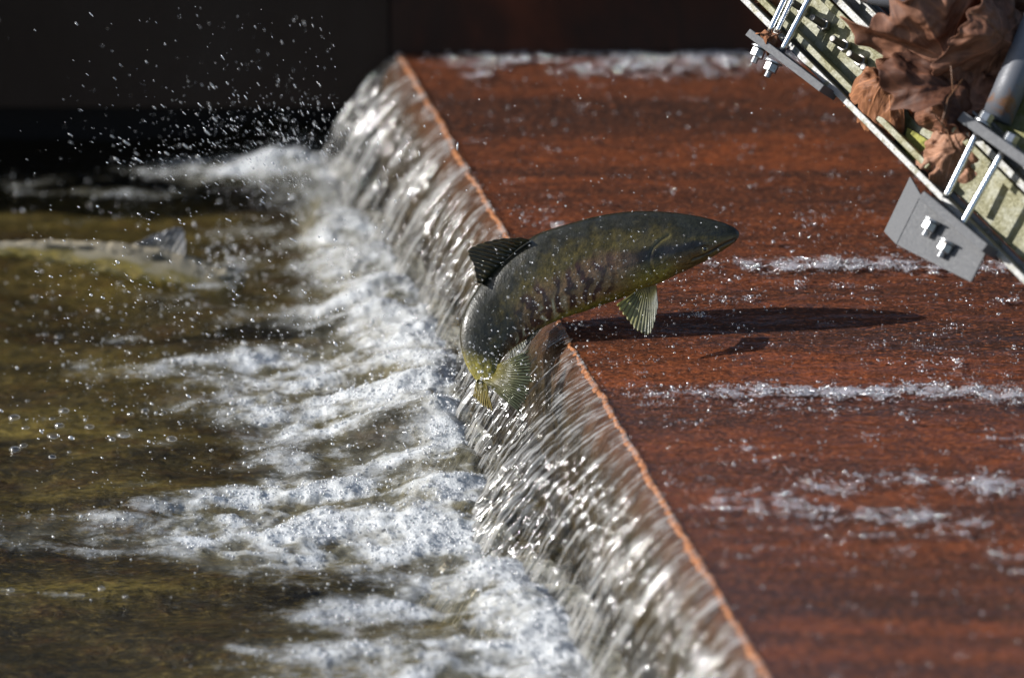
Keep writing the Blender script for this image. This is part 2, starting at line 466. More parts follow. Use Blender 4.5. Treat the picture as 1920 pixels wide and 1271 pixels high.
# ------------------------------------------------------------------ riverbed, weir, walls
def build_setting():
    # pool bed
    x = np.linspace(-2.6, 1.0, 200); y = np.linspace(-2.2, YW + 0.55, 200)
    X, Y = np.meshgrid(x, y, indexing='ij')
    Z = ZP - 0.10 + 0.030 * fbm(X / 0.5, Y / 0.18, 0, 4)
    me = raw_mesh('riverbed', np.stack([X, Y, Z], -1), grid_faces(200, 200), 4)
    link('riverbed', me, mat_bed(), kind='structure')
    # wide ground so that nothing ends in a void
    V, F = aabox(-60, 60, -60, 60, -1.4, -1.0)
    link('ground', raw_mesh('ground', V, F, 4, False), mat_wall('dark_earth', [(0.03, 0.025, 0.015), (0.05, 0.04, 0.025), (0.07, 0.055, 0.035)], 2.0), kind='structure')
    # weir: top slab + sloping face under the fall + bright edge
    root = empty('weir', (float(lip_straight(np.array(0.0))), 0, -0.3), 'long rust red weir slab with water sliding over its ragged orange edge', 'weir')
    ny = 900
    yy = np.linspace(Y0, YW + 0.02, ny)
    lx = lip_x(yy)
    q = np.concatenate([np.linspace(0, 0.2, 30), np.linspace(0.2, 2.6, 60)[1:]])
    P = np.zeros((len(q), ny, 3))
    P[..., 0] = lx[None] + q[:, None]; P[..., 1] = yy[None]
    P[..., 2] = -0.0075 + 0.0012 * fbm(P[..., 0] / 0.2, P[..., 1] / 0.05, 1.0, 3)
    me = raw_mesh('slab', P, grid_faces(len(q), ny), 4)
    child('slab', me, mat_slab(), root)
    # face
    prof = [(0.0, -0.0075), (-0.018, -0.022), (-0.034, -0.05), (-0.042, -0.09), (-0.040, -0.16), (-0.036, -0.5)]
    P = np.zeros((len(prof), ny, 3))
    for k, (d, z) in enumerate(prof):
        P[k, :, 0] = lx + d * abs(NL[0]); P[k, :, 1] = yy + d * -NL[1]; P[k, :, 2] = z + (0.004 * fbm(yy / 0.05, k * 1.7, 0, 3) if k else 0)
    me = raw_mesh('weir_face', P, grid_faces(len(prof), ny), 4)
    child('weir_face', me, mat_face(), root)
    # ragged bright edge, a raised bead a few mm high
    wv = 0.0045 + 0.0035 * np.abs(fbm(yy / 0.02, 1.3, 0, 3)) + 0.003 * fbm(yy / 0.11, 5.3, 0, 2)
    off = 0.002 * fbm(yy / 0.012, 9.3, 0, 2)
    sec = [(-1.1, -0.0180), (-0.8, -0.0105), (-0.2, -0.0064), (0.3, -0.0062), (0.9, -0.0066), (1.1, -0.0095)]
    P = np.zeros((len(sec), ny, 3))
    for k, (a, z) in enumerate(sec):
        P[k, :, 0] = lx + off + a * wv + 0.0024 * fbm(yy / 0.006, k * 0.9, 0, 3) + 0.002 * fbm(yy / 0.025, k * 1.7, 4, 2); P[k, :, 1] = yy; P[k, :, 2] = z + 0.0003 * fbm(yy / 0.008, k * 2.1, 0, 2)
    me = raw_mesh('edge', P, grid_faces(len(sec), ny), 4)
    child('edge', me, mat_lip(), root, label='ragged bright orange rusted edge')
    # far walls
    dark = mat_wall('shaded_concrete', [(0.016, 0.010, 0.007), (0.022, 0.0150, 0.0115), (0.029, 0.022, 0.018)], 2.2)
    xl = float(lip_straight(np.array(YW))) - 0.02
    zb = -0.118
    V, F = join([aabox(-2.3, xl, YW, YW + 0.16, zb, 0.8), aabox(-2.5, -2.303, YS, YR + 0.4, -0.8, 0.8)])  # second box: unseen block, added to shade the gap and far pool
    o = link('concrete_wall', raw_mesh('concrete_wall', V, F, 4, False), dark, label='dark concrete wall panel hanging above the far end of the pool, with an added unseen shade block at its left', category='wall')
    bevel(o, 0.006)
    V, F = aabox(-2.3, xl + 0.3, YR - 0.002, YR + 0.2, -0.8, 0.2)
    link('recess_wall', raw_mesh('recess_wall', V, F, 4, False), mat_wall('recess_shade_black', [(0.004, 0.004, 0.005), (0.006, 0.006, 0.007), (0.008, 0.008, 0.009)], 4.0), label='wall, coloured near black as shade, in the gap under the concrete panel, behind the pool', category='wall')  # near-black colour stands in for the deep shade of the gap
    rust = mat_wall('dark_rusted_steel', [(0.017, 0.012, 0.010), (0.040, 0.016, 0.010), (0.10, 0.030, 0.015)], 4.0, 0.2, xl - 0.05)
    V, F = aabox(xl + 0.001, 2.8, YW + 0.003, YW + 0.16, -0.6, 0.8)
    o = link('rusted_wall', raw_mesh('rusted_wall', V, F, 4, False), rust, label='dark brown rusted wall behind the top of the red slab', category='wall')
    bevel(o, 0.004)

# ------------------------------------------------------------------ foam density on the slab (photo rows/columns turned into places on the slab)
SLAB_BANDS = [  # cx, cy, rx, ry, density
    (1560, 493, 260, 15, .95), (1840, 500, 260, 14, .8), (1420, 520, 200, 30, .25), (1760, 470, 200, 40, .28),
    (1560, 733, 430, 17, .95), (1850, 738, 250, 18, .9), (1300, 735, 170, 20, .55), (1500, 760, 260, 26, .3), (1230, 755, 60, 30, .3),
    (1560, 912, 90, 22, .6), (1700, 895, 90, 16, .6), (1860, 910, 110, 24, .75), (1690, 965, 110, 18, .85), (1465, 945, 75, 32, .7),
    (1360, 945, 50, 35, .55), (1540, 960, 60, 22, .6), (1790, 985, 130, 26, .45), (1560, 1020, 60, 16, .35), (1710, 1030, 40, 16, .4), (1880, 1045, 70, 18, .4),
    (1270, 905, 70, 18, .3), (1300, 960, 40, 25, .3), (1600, 890, 40, 10, .4),
    (960, 110, 150, 16, .8), (1180, 112, 120, 30, .9), (1330, 103, 130, 30, .95), (1100, 130, 80, 18, .6), (1260, 130, 160, 22, .6), (900, 140, 50, 12, .6), (1480, 100, 200, 30, .9), (860, 118, 70, 14, .6), (1700, 95, 300, 30, .8),
    (1270, 420, 200, 26, .16), (1600, 400, 200, 40, .18), (1150, 180, 200, 40, .10), (1300, 640, 330, 30, .12), (1700, 640, 260, 60, .15), (1790, 690, 120, 22, .3),
    (1000, 410, 60, 20, .25), (1180, 520, 60, 22, .3), (1500, 440, 130, 30, .2), (1650, 560, 250, 30, .18),
]
_r = np.random.default_rng(5)
for _k in range(75):
    _cy = _r.uniform(390, 1080); _cx = _r.uniform(0.59 * (_cy - 105) + 800, 1960)
    SLAB_BANDS.append((_cx, _cy, _r.uniform(25, 95), _r.uniform(6, 13), _r.uniform(.22, .5)))
def slab_density(P):
    px, py = to_px(P)
    d = np.zeros(len(px))
    for cx, cy, rx, ry, a in SLAB_BANDS:
        c = on_z(np.array([cx, cx + rx, cx]), np.array([cy, cy, cy + ry]), 0.0)
        sx = abs(c[1, 0] - c[0, 0]); sy = abs(c[2, 1] - c[0, 1])
        r2 = ((P[:, 0] - c[0, 0]) / sx) ** 2 + ((P[:, 1] - c[0, 1] - 0.02 * fbm(P[:, 0] / 0.2, cy, 0, 2)) / sy) ** 2
        d = np.maximum(d, a * np.exp(-r2 * 1.1))
    return d

# ------------------------------------------------------------------ upper water
def build_upper_water():
    ny = 780
    yy = np.linspace(Y0, YW + 0.003, ny)
    q = np.concatenate([np.linspace(0.0, 1.5, 380), np.linspace(1.5, 2.5, 60)[1:]])
    lx = lip_straight(yy)
    P = np.zeros((len(q), ny, 3))
    P[..., 0] = lx[None] + q[:, None]; P[..., 1] = yy[None]
    X, Y = P[..., 0], P[..., 1]
    flat = P.reshape(-1, 3)
    den = slab_density(flat).reshape(X.shape)
    rip = 0.0017 * fbm(X / 0.14, Y / 0.035, 2.0, 3) + 0.0008 * fbm(X / 0.04, Y / 0.012, 4.0, 2)
    lacy = fbm(X / 0.035, Y / 0.022, 6.0, 4, 0.6)
    f = np.clip(den * 1.0 + (lacy - 0.12) * 0.9 * np.sqrt(den), 0, 1.2) * 0.75
    fade = sstep(0.0, 0.05, q)[:, None]
    P[..., 2] = rip * (0.25 + 0.75 * fade) + 0.0022 * np.clip(f, 0, 1) * np.clip(0.4 + lacy, 0, 1)
    me = raw_mesh('upper_water', P, grid_faces(len(q), ny), 4)
    attr(me, 'foam', np.stack([f, f * 0, f * 0], -1))
    link('upper_water', me, mat_upper_water(), kind='structure')
    return flat[:, :2], den

# ------------------------------------------------------------------ fall
YB = [lip_y_at(v) for v in (105, 250, 420, 520, 585, 650, 700, 760, 830, 920, 1010, 1120, 1271)]
REACH = [0.185, 0.165, 0.15, 0.17, 0.235, 0.20, 0.205, 0.275, 0.20, 0.165, 0.165, 0.165, 0.17]
_o = np.argsort(YB); YB = np.array(YB)[_o]; REACH = np.array(REACH)[_o]
def reach(Y):
    yy = np.linspace(-2, 2, 801)
    r = np.interp(yy, YB, REACH)
    k = np.exp(-np.linspace(-2, 2, 25) ** 2); k /= k.sum()
    r = np.convolve(np.pad(r, 12, mode='edge'), k, 'valid')
    return np.interp(Y, yy, r) + 0.010 * fbm(Y / 0.12, 0.7, 0, 3)
def fall_point(Y, t):
    """t 0..1.25 along the fall, 1 = pool level"""
    r = reach(Y)
    s = np.clip(t, 0, None)
    dx = r * s
    dz = -0.245 * (0.22 * s + 0.78 * s ** 1.75)
    return np.stack([lip_straight(Y) + NL[0] * dx, Y + NL[1] * dx, dz], -1), r
def build_fall():
    ny, ns = 1900, 130
    yy = np.linspace(Y0, YW + 0.003, ny)
    t = np.linspace(0, 1.22, ns)
    Y, T = np.meshgrid(yy, t, indexing='ij')
    P, r = fall_point(Y, T)
    a = 0.0
    # strands run down the fall, drifting slightly sideways
    U = Y + 0.02 * fbm(Y / 0.2, T * 0.7, 3.0, 2)
    st1 = fbm(U / 0.045, T * 0.55, 1.0, 3)
    st2 = fbm(U / 0.013, T * 1.1, 5.0, 3)
    st3 = fbm(U / 0.0048, T * 2.4, 9.0, 2)
    grow = sstep(0.0, 0.75, T)
    N = np.cross(np.gradient(P, axis=1), np.gradient(P, axis=0)); N /= np.linalg.norm(N, axis=-1, keepdims=True) + 1e-12
    N = np.where(N[..., 2:3] < 0, -N, N)
    st4 = fbm(U / 0.026, T * 9.0 - U * 9, 13.0, 2, 0.4)
    st8 = fbm(U / 0.0065, T * 1.2, 29.0, 3, 0.6)
    tongue = np.exp(-((Y - lip_y_at(765)) / 0.09) ** 2) + 0.7 * np.exp(-((Y - lip_y_at(590)) / 0.07) ** 2)
    st7 = fbm(U / 0.012, T * 16.0 - U * 12, 23.0, 2, 0.4)
    st6 = fbm(U / 0.050, T * 5.0 + U * 5, 17.0, 2, 0.4)
    disp = (0.010 * st1 * grow + 0.0042 * st2 * (0.12 + grow) + 0.0010 * st3 * (0.3 + grow) + (0.0024 + 0.0022 * tongue) * st4 * (0.14 + grow) + (0.0027 + 0.002 * tongue) * st6 * (0.10 + grow) + (0.0015 + 0.0005 * tongue) * st7 * (0.2 + grow)) * sstep(0, 0.12, T)
    brk = 0.004 * fbm(U / 0.02, T * 5, 2.0, 3) * sstep(0.6, 1.0, T)
    P = P + N * (disp + brk)[..., None]
    far = sstep(0.35, 1.1, Y)
    st5 = fbm(U / 0.0030, T * 3.0, 21.0, 2)
    aer = 0.27 + 0.55 * st8 + 0.40 * st2 + 0.45 * st1 + 0.35 * st3 + 0.45 * st5 + 0.45 * st4
    aer = aer * (0.9 + 0.1 * sstep(0.05, 0.5, T)) + 0.10 * sstep(0.25, 0.0, T) + 0.35 * sstep(0.75, 1.0, T) + 0.18 * far * sstep(.1, .4, T) + 0.22 * tongue * sstep(.3, .7, T)
    me = raw_mesh('waterfall', P, grid_faces(ny, ns), 4)
    aer = np.clip(aer, 0, 1.2)
    attr(me, 'foam', np.stack([aer * 0, aer, T / 1.3], -1))
    arc = T * 0.32
    attr(me, 'flow', np.stack([U / 0.0042, arc / 0.020, 0 * U], -1))
    link('waterfall', me, mat_fall(), kind='structure', label='sheet of water falling over the weir')

# ------------------------------------------------------------------ pool
POOL_ROWS = np.array([  # photo row, left limit of the foam, softness px, strength
    (255, 620, 60, .0), (300, 560, 60, .35), (318, 360, 120, .9), (345, 330, 150, .95), (372, 520, 190, .75), (400, 540, 200, .7), (440, 590, 150, .75),
    (485, 500, 160, .72), (520, 520, 160, .72), (560, 560, 150, .70), (600, 560, 150, .8), (640, 560, 140, .75), (672, 360, 160, .85), (700, 290, 160, .75),
    (740, 390, 150, .8), (780, 400, 130, .92), (820, 430, 130, .9), (860, 480, 180, .80), (900, 480, 160, .85), (930, 330, 130, .95), (970, 240, 170, .9), (1010, 140, 260, .80),
    (1045, 260, 170, .95), (1085, 440, 260, .6), (1120, 560, 260, .6), (1150, 560, 200, .85), (1200, 480, 260, .7), (1240, 460, 260, .75), (1300, 500, 260, .7)], float)
POOL_PATCHES = [(400, 325, 170, 12, .7), (140, 335, 140, 9, .25), (200, 365, 160, 8, .5), (60, 345, 70, 10, .4), (420, 320, 130, 20, .8),
    (180, 420, 120, 6, .25), (450, 450, 100, 14, .4), (460, 510, 70, 18, .35), (500, 600, 90, 14, .4), (300, 700, 150, 14, .6), (330, 760, 60, 20, .5), (160, 690, 40, 14, .4), (240, 640, 50, 12, .35),
    (90, 1000, 130, 14, .5), (60, 985, 80, 20, .45), (230, 975, 130, 12, .4), (190, 1035, 120, 10, .4), (40, 1020, 60, 20, .5), (120, 1115, 70, 8, .3), (460, 1215, 60, 12, .45), (250, 915, 60, 8, .35), (20, 1110, 40, 10, .4),
    (240, 820, 40, 10, .3), (400, 548, 60, 9, .45), (300, 556, 70, 7, .35), (440, 505, 40, 14, .5), (330, 590, 120, 8, .25), (200, 590, 90, 6, .2), (300, 830, 60, 10, .3), (110, 790, 70, 8, .2)]
POOL_GAPS = [(710, 860, 90, 22, .75), (760, 850, 60, 26, .35), (560, 790, 30, 20, .55), (600, 1090, 130, 24, .7), (640, 905, 130, 14, .55), (800, 920, 60, 16, .4), (660, 410, 60, 10, .5), (700, 525, 70, 9, .35), (650, 540, 80, 8, .4), (640, 585, 90, 8, .4), (620, 355, 200, 6, .35), (430, 390, 150, 12, .5), (760, 1175, 110, 12, .55), (600, 1200, 130, 12, .3), (610, 470, 110, 8, .45), (680, 665, 120, 7, .45), (560, 660, 90, 12, .4), (860, 1130, 100, 10, .25)]
def pool_density(P):
    X, Y = P[:, 0], P[:, 1]
    L = on_z(POOL_ROWS[:, 1], POOL_ROWS[:, 0], ZP); L2 = on_z(POOL_ROWS[:, 1] + POOL_ROWS[:, 2], POOL_ROWS[:, 0], ZP)
    o = np.argsort(L[:, 1])
    xl = np.interp(Y, L[o, 1], L[o, 0]); xr = np.interp(Y, L[o, 1], L2[o, 0]); st = np.interp(Y, L[o, 1], POOL_ROWS[o, 3])
    wob = 0.06 * fbm(X / 0.18, Y / 0.07, 2.0, 3)
    d = st * sstep(-0.5, 1.15, (X + wob - xl + 0.02) / (xr - xl))
    def ell(lst):
        for cx, cy, rx, ry, a in lst:
            c = on_z(np.array([cx, cx + rx, cx]), np.array([cy, cy, cy + ry]), ZP)
            r2 = ((X - c[0, 0]) / abs(c[1, 0] - c[0, 0])) ** 2 + ((Y - c[0, 1] - 0.03 * fbm(X / 0.16, Y * 2, cy, 2)) / abs(c[2, 1] - c[0, 1])) ** 2
            yield a * np.exp(-r2)
    for e in ell(POOL_PATCHES): d = np.maximum(d, e)
    for e in ell(POOL_GAPS): d = d * (1 - e)
    return d
def ridge(X, Y):
    return fbm(X / 0.16 + 1.5 * Y, Y / 0.066 + 0.6 * fbm(X / 0.15, Y / 0.1, 31.0, 2), 15.0, 3, 0.5)
def base_dist(P):
    """distance in front of where the fall meets the pool (positive = out in the pool)"""
    X, Y = P[..., 0], P[..., 1]
    off = lip_straight(Y) - X
    return off * abs(NL[0]) - reach(Y)
def pool_height(P, den=None):
    X, Y = P[..., 0], P[..., 1]
    d = base_dist(P)
    near = np.exp(-np.clip(d, 0, None) / 0.30)
    z = ZP + 0.0035 * fbm(X / 0.13, Y / 0.10, 1.0, 3) + 0.0022 * fbm(X / 0.040, Y / 0.028, 3.0, 3)
    z = z + near * (0.020 * fbm(X / 0.17, Y / 0.11, 5.0, 4) + 0.012)
    mound = np.exp(-((d - 0.03) / 0.08) ** 2) * (0.022 + 0.022 * fbm(Y / 0.16, 8.2, 0, 3))
    up = np.interp(Y, [lip_y_at(1271), lip_y_at(900), lip_y_at(720), lip_y_at(600), lip_y_at(450), lip_y_at(300), lip_y_at(105)], [0.0, 0.005, 0.03, 0.045, 0.045, 0.03, 0.012])
    z = z + mound + up * np.exp(-np.clip(d + 0.02, 0, None) / 0.16)
    z = z + 0.0075 * fbm(X / 0.24, Y / 0.090, 35.0, 3, 0.45)
    if den is not None:
        z = z + den * (0.012 * ridge(X, Y) + 0.0050 * fbm(X / 0.030, Y / 0.024, 7.0, 4, 0.55) + 0.0009 * fbm(X / 0.007, Y / 0.007, 9.0, 2))
    return z
def build_pool():
    ny = 800
    yy = np.linspace(-1.95, YR, ny)
    q = np.concatenate([np.linspace(0.03, 1.42, 470), np.linspace(1.42, 2.3, 40)[1:]])
    P = np.zeros((len(q), ny, 3))
    P[..., 0] = (lip_straight(yy) - np.clip(reach(yy) / abs(NL[0]) - 0.075, 0.03, 1))[None] - q[:, None] + 0.03; P[..., 1] = yy[None]
    den = pool_density(P.reshape(-1, 3)).reshape(P.shape[:2])
    X, Y = P[..., 0], P[..., 1]
    lump = fbm(X / 0.06, Y / 0.035, 11.0, 5, 0.6)
    rg = ridge(X, Y)
    d = base_dist(P)
    foot = np.exp(-np.clip(d, 0, None) / 0.07) * sstep(-0.06, 0.0, d)
    milky = np.clip(den * (0.95 + 0.5 * rg + 0.25 * lump) + 0.2 * foot, 0, 1)
    f = np.clip(den * (0.78 + 1.15 * rg + 0.65 * lump) + 0.22 * foot, 0, 1.1)
    P[..., 2] = pool_height(P, np.clip(den, 0, 1))
    me = raw_mesh('pool_water', P, grid_faces(len(q), ny), 4)
    attr(me, 'foam', np.stack([f, milky, f * 0], -1))
    link('pool_water', me, mat_pool(), kind='structure')
    return P.reshape(-1, 3), f.reshape(-1)

# ------------------------------------------------------------------ many little spheres in one mesh
def ico(sub):
    import bmesh
    bm = bmesh.new()
    bmesh.ops.create_icosphere(bm, subdivisions=sub, radius=1.0)
    V = np.array([v.co[:] for v in bm.verts]); F = np.array([[v.index for v in f.verts] for f in bm.faces])
    bm.free()
    return V, F
def ball_cloud(name, C, R, mat, axis=None, stretch=None, sub=1, squash=1.0, **props):
    V, F = ico(sub)
    n = len(C)
    off = V[None] * R[:, None, None]
    if axis is not None:
        proj = (off @ axis[:, :, None])[..., 0]
        off = off + (stretch[:, None] - 1)[..., None] * proj[..., None] * axis[:, None, :]
    if squash != 1.0:
        off[..., 2] *= squash
    W = C[:, None, :] + off
    FF = F[None] + (np.arange(n) * len(V))[:, None, None]
    me = raw_mesh(name, W, FF, 3)
    return link(name, me, mat, **props)

def build_froth(PX, f, SXY, sden):
    # froth on the pool: bubbles sit on the surface where the foam is dense
    n = 26000
    wgt = np.clip(f - 0.30, 0, 1) ** 1.2 + 0.03 * (f > 0.05)
    vis = (PX[:, 1] < 1.4) & (PX[:, 0] > -1.15)
    wgt = wgt * vis
    idx = rng.choice(len(PX), n, p=wgt / wgt.sum())
    C = PX[idx] + np.stack([rng.uniform(-.003, .003, n), rng.uniform(-.004, .004, n), np.zeros(n)], -1)
    R = 0.0005 + 0.0008 * rng.gamma(1.2, 0.6, n)
    R = np.clip(R, 0, 0.0045)
    C[:, 2] += R * 0.25
    big = rng.random(n) < 0.11
    R = np.where(big, 0.0012 + 0.0016 * rng.gamma(1.4, 0.6, n), R); R = np.clip(R, 0, 0.005)
    ball_cloud('pool_froth', C, R, mat_bubble('froth', 0.38, (0.80, 0.82, 0.84), 0.22), kind='stuff', label='white froth of fine bubbles on the pool below the fall', category='foam')
    # froth on the slab, in bands
    P2 = np.concatenate([SXY, np.zeros((len(SXY), 1))], -1)
    lac = fbm(P2[:, 0] / 0.030, P2[:, 1] / 0.022, 6.0, 3, 0.6)
    wgt = np.clip(sden * (0.55 + 1.6 * lac) - 0.10, 0, 1) ** 1.4
    wgt = wgt * (P2[:, 0] < 1.15)
    n = 22000
    spk = (P2[:, 0] < 1.15) * np.clip(fbm(P2[:, 0] / 0.05, P2[:, 1] / 0.03, 2.0, 3), 0, 1) ** 2
    wgt = wgt / wgt.sum() * 0.78 + spk / spk.sum() * 0.22
    idx = rng.choice(len(P2), n, p=wgt / wgt.sum())
    C = P2[idx] + np.stack([rng.normal(0, .003, n), rng.normal(0, .003, n), np.zeros(n)], -1)
    R = np.clip(0.0004 + 0.0008 * rng.gamma(1.3, 0.6, n), 0, 0.0035)
    C[:, 2] += 0.0008
    ball_cloud('slab_froth', C, R, mat_bubble('slab_froth', 0.16, (0.6, 0.57, 0.60), 0.26), kind='stuff', label='bands of pale froth drifting across the red slab', category='foam')

BUBBLES = [(27, 787, 16), (120, 772, 20), (98, 787, 8), (100, 817, 22), (48, 805, 9), (168, 805, 12), (28, 838, 17), (44, 828, 10), (112, 801, 13), (232, 820, 24), (210, 827, 9), (322, 828, 17), (272, 775, 11), (245, 785, 9), (197, 752, 9), (168, 727, 7), (52, 757, 6),
    (98, 858, 9), (130, 848, 6), (308, 777, 8), (365, 772, 9), (110, 636, 11), (86, 633, 9), (143, 632, 7), (65, 560, 10), (100, 558, 8), (222, 487, 8), (225, 533, 11), (325, 532, 14), (342, 551, 7), (388, 578, 8), (455, 590, 9), (437, 553, 9), (408, 633, 8), (310, 668, 7), (185, 675, 8), (240, 690, 6), (30, 350, 9), (165, 342, 8), (168, 392, 7), (20, 1108, 10), (190, 1105, 9), (235, 1115, 8)]
def build_bubbles():
    film = Mat('bubble_film')
    g = film.n('BsdfGlossy', {'Color': (1, 1, 1), 'Roughness': 0.12}).outputs[0]
    film = film.surf(film.mix(0.13, film.n('BsdfTransparent', {'Color': (0.93, 0.93, 0.93)}).outputs[0], g))
    rim = mat_bubble('bubble_rim', 0.5, (0.75, 0.75, 0.75))
    n, m = 28, 12
    ph = np.linspace(0, 2 * np.pi, n, endpoint=False); a = np.linspace(0.0, 1.45, m)
    D = np.stack([np.cos(a)[:, None] * np.cos(ph), np.cos(a)[:, None] * np.sin(ph), np.repeat(np.sin(a)[:, None] * 0.72, n, 1)], -1)
    k = np.linspace(0, 2 * np.pi, 8, endpoint=False)
    T = np.stack([(1 + 0.06 * np.cos(k))[:, None] * np.cos(ph), (1 + 0.06 * np.cos(k))[:, None] * np.sin(ph), np.repeat(0.06 * np.sin(k)[:, None], n, 1)], -1)
    F1 = grid_faces(m, n, True); F2 = grid_faces(n, 8, True)
    T = np.transpose(T, (1, 0, 2)); T = np.concatenate([T, T[:1]]); F2 = grid_faces(n + 1, 8, True)
    m1 = raw_mesh('film', D, F1, 4); m1.materials.append(film)
    m2 = raw_mesh('rim', T, F2, 4); m2.materials.append(rim)
    for px, py, r in BUBBLES:
        c = on_z(np.array(float(px)), np.array(float(py)), ZP)
        c[2] = pool_height(c[None])[0]
        root = empty('water_bubble', tuple(c), 'clear dome-shaped water bubble drifting on the brown pool', 'bubble', 'water bubbles drifting on the pool')
        sc = min(r, 15) * 0.00062
        root.scale = (sc * rng.uniform(.9, 1.25), sc * 1.0, sc * rng.uniform(.75, 1.1)); root.rotation_euler = (0, 0, rng.uniform(0, 3))
        for nm, me in (('film', m1), ('rim', m2)):
            o = bpy.data.objects.new(nm, me); COL.objects.link(o); o.parent = root

def build_spray():
    Cs, Rs, As, Ss = [], [], [], []
    def add(px, py, d, r, ax, st):
        Cs.append(at_depth(px, py, d)); Rs.append(r)
        A = ax[:, :1] * RIGHT + ax[:, 1:2] * UP
        As.append(A / np.linalg.norm(A, axis=1, keepdims=True)); Ss.append(st)
    # thrown out of the splash, before the dark wall
    n = 620
    ang = np.radians(rng.uniform(92, 172, n)); rr = np.abs(rng.normal(0, 1, n)) * 240 + 60
    px = 640 + np.cos(ang) * rr * 1.25; py = 360 - np.sin(ang) * rr * 0.9
    dirv = np.stack([(px - 820) * 0.75, (560 - py)], -1)
    add(px, py, rng.normal(8.25, 0.20, n), np.clip(0.00034 * rng.lognormal(0.3, 0.5, n), 0.00025, 0.0018), dirv, rng.uniform(1.6, 5.0, n))
    # dense knot of drops just above the far foam
    n = 720
    px = rng.normal(500, 130, n); py = rng.normal(270, 60, n)
    keep = py > 100
    px, py = px[keep], py[keep]; n = len(px)
    dirv = np.stack([(px - 820) * 0.75, (560 - py)], -1)
    add(px, py, rng.normal(8.2, 0.16, n), np.clip(0.00042 * rng.lognormal(0.3, 0.55, n), 0.0003, 0.0022), dirv, rng.uniform(1.6, 5.0, n))
    # over the pool
    n = 700
    px = rng.uniform(60, 760, n); py = rng.normal(560, 120, n)
    dirv = np.stack([(px - 900) * 0.9, 300 + 0 * px], -1)
    add(px, py, np.full(n, 8.0) + rng.normal(0, 0.05, n), np.clip(0.0005 * rng.lognormal(0.3, 0.6, n), 0.0003, 0.003), dirv, rng.uniform(1.0, 2.2, n))
    # splash round the swimming fish's head
    n = 520
    px = rng.normal(420, 55, n); py = rng.normal(515, 40, n)
    DF = float((on_z(np.array(220.), np.array(500.), ZP) - CAM) @ FWD)
    add(px, py, np.full(n, DF - 0.05) + rng.normal(0, 0.03, n), np.clip(0.0006 * rng.lognormal(0.3, 0.6, n), 0.0003, 0.004), np.stack([px - 380, 520 - py + 20], -1), rng.uniform(1.0, 2.4, n))
    # beads skipping over the pool
    n = 1500
    px = rng.normal(330, 210, n); py = rng.normal(640, 170, n)
    px = np.clip(px, -20, 900)
    Q = on_z(px, py, ZP + rng.uniform(0.004, 0.05, n))
    add(px, py, (Q - CAM) @ FWD, np.clip(0.0006 * rng.lognormal(0.2, 0.6, n), 0.0003, 0.0045), np.stack([rng.normal(-1, .4, n), rng.normal(.5, .3, n)], -1), rng.uniform(1.0, 2.0, n))
    # crown of splashes along the foot of the fall
    n = 2600
    yy = rng.uniform(-1.15, 1.25, n); dd = np.abs(rng.normal(0, 0.11, n)) - 0.02
    Q = np.stack([lip_straight(yy) - (reach(yy) + dd) / abs(NL[0]), yy, np.zeros(n)], -1)
    Q[:, 2] = pool_height(Q) + 0.006 + np.abs(rng.normal(0, 0.022, n)) * np.exp(-dd / 0.15)
    qx, qy = to_px(Q)
    add(qx, qy, (Q - CAM) @ FWD, np.clip(0.0006 * rng.lognormal(0.3, 0.6, n), 0.0003, 0.004), rng.normal(0, 1, (n, 2)) + np.array([-.6, .8]), rng.uniform(1.0, 2.2, n))
    # around and before the fish
    n = 900
    px = rng.normal(1060, 170, n); py = rng.normal(560, 110, n)
    add(px, py, rng.uniform(7.76, 7.94, n), np.clip(0.00042 * rng.lognormal(0.3, 0.5, n), 0.0003, 0.0024), rng.normal(0, 1, (n, 2)), rng.uniform(1.0, 1.5, n))
    # thin scatter over the slab
    n = 420
    px = rng.uniform(800, 1900, n); py = rng.uniform(120, 700, n)
    add(px, py, rng.uniform(7.85, 8.1, n), np.clip(0.0004 * rng.lognormal(0.2, 0.5, n), 0.0003, 0.002), np.stack([rng.normal(0.4, .3, n), np.ones(n)], -1), rng.uniform(1.0, 2.2, n))
    # at the foot of the fall, beside the tail
    n = 1100
    px = np.r_[rng.normal(865, 35, n // 2), rng.normal(940, 50, n - n // 2)]; py = rng.normal(745, 55, n)
    add(px, py, rng.uniform(7.80, 7.93, n), np.clip(0.0005 * rng.lognormal(0.3, 0.6, n), 0.0003, 0.003), rng.normal(0, 1, (n, 2)), rng.uniform(1.0, 1.6, n))
    C = np.concatenate(Cs); R = np.concatenate(Rs); A = np.concatenate(As); S = np.concatenate(Ss)
    sx = base_dist(C); 
    under = np.where(sx > 0, ZP + 0.02, 0.004)
    ok = C[:, 2] > under
    ok &= C[:, 1] < YW - 0.03
    ball_cloud('spray', C[ok], R[ok], mat_drop(), A[ok], S[ok], kind='stuff', label='fine bright drops of spray flying above the fall', category='spray')

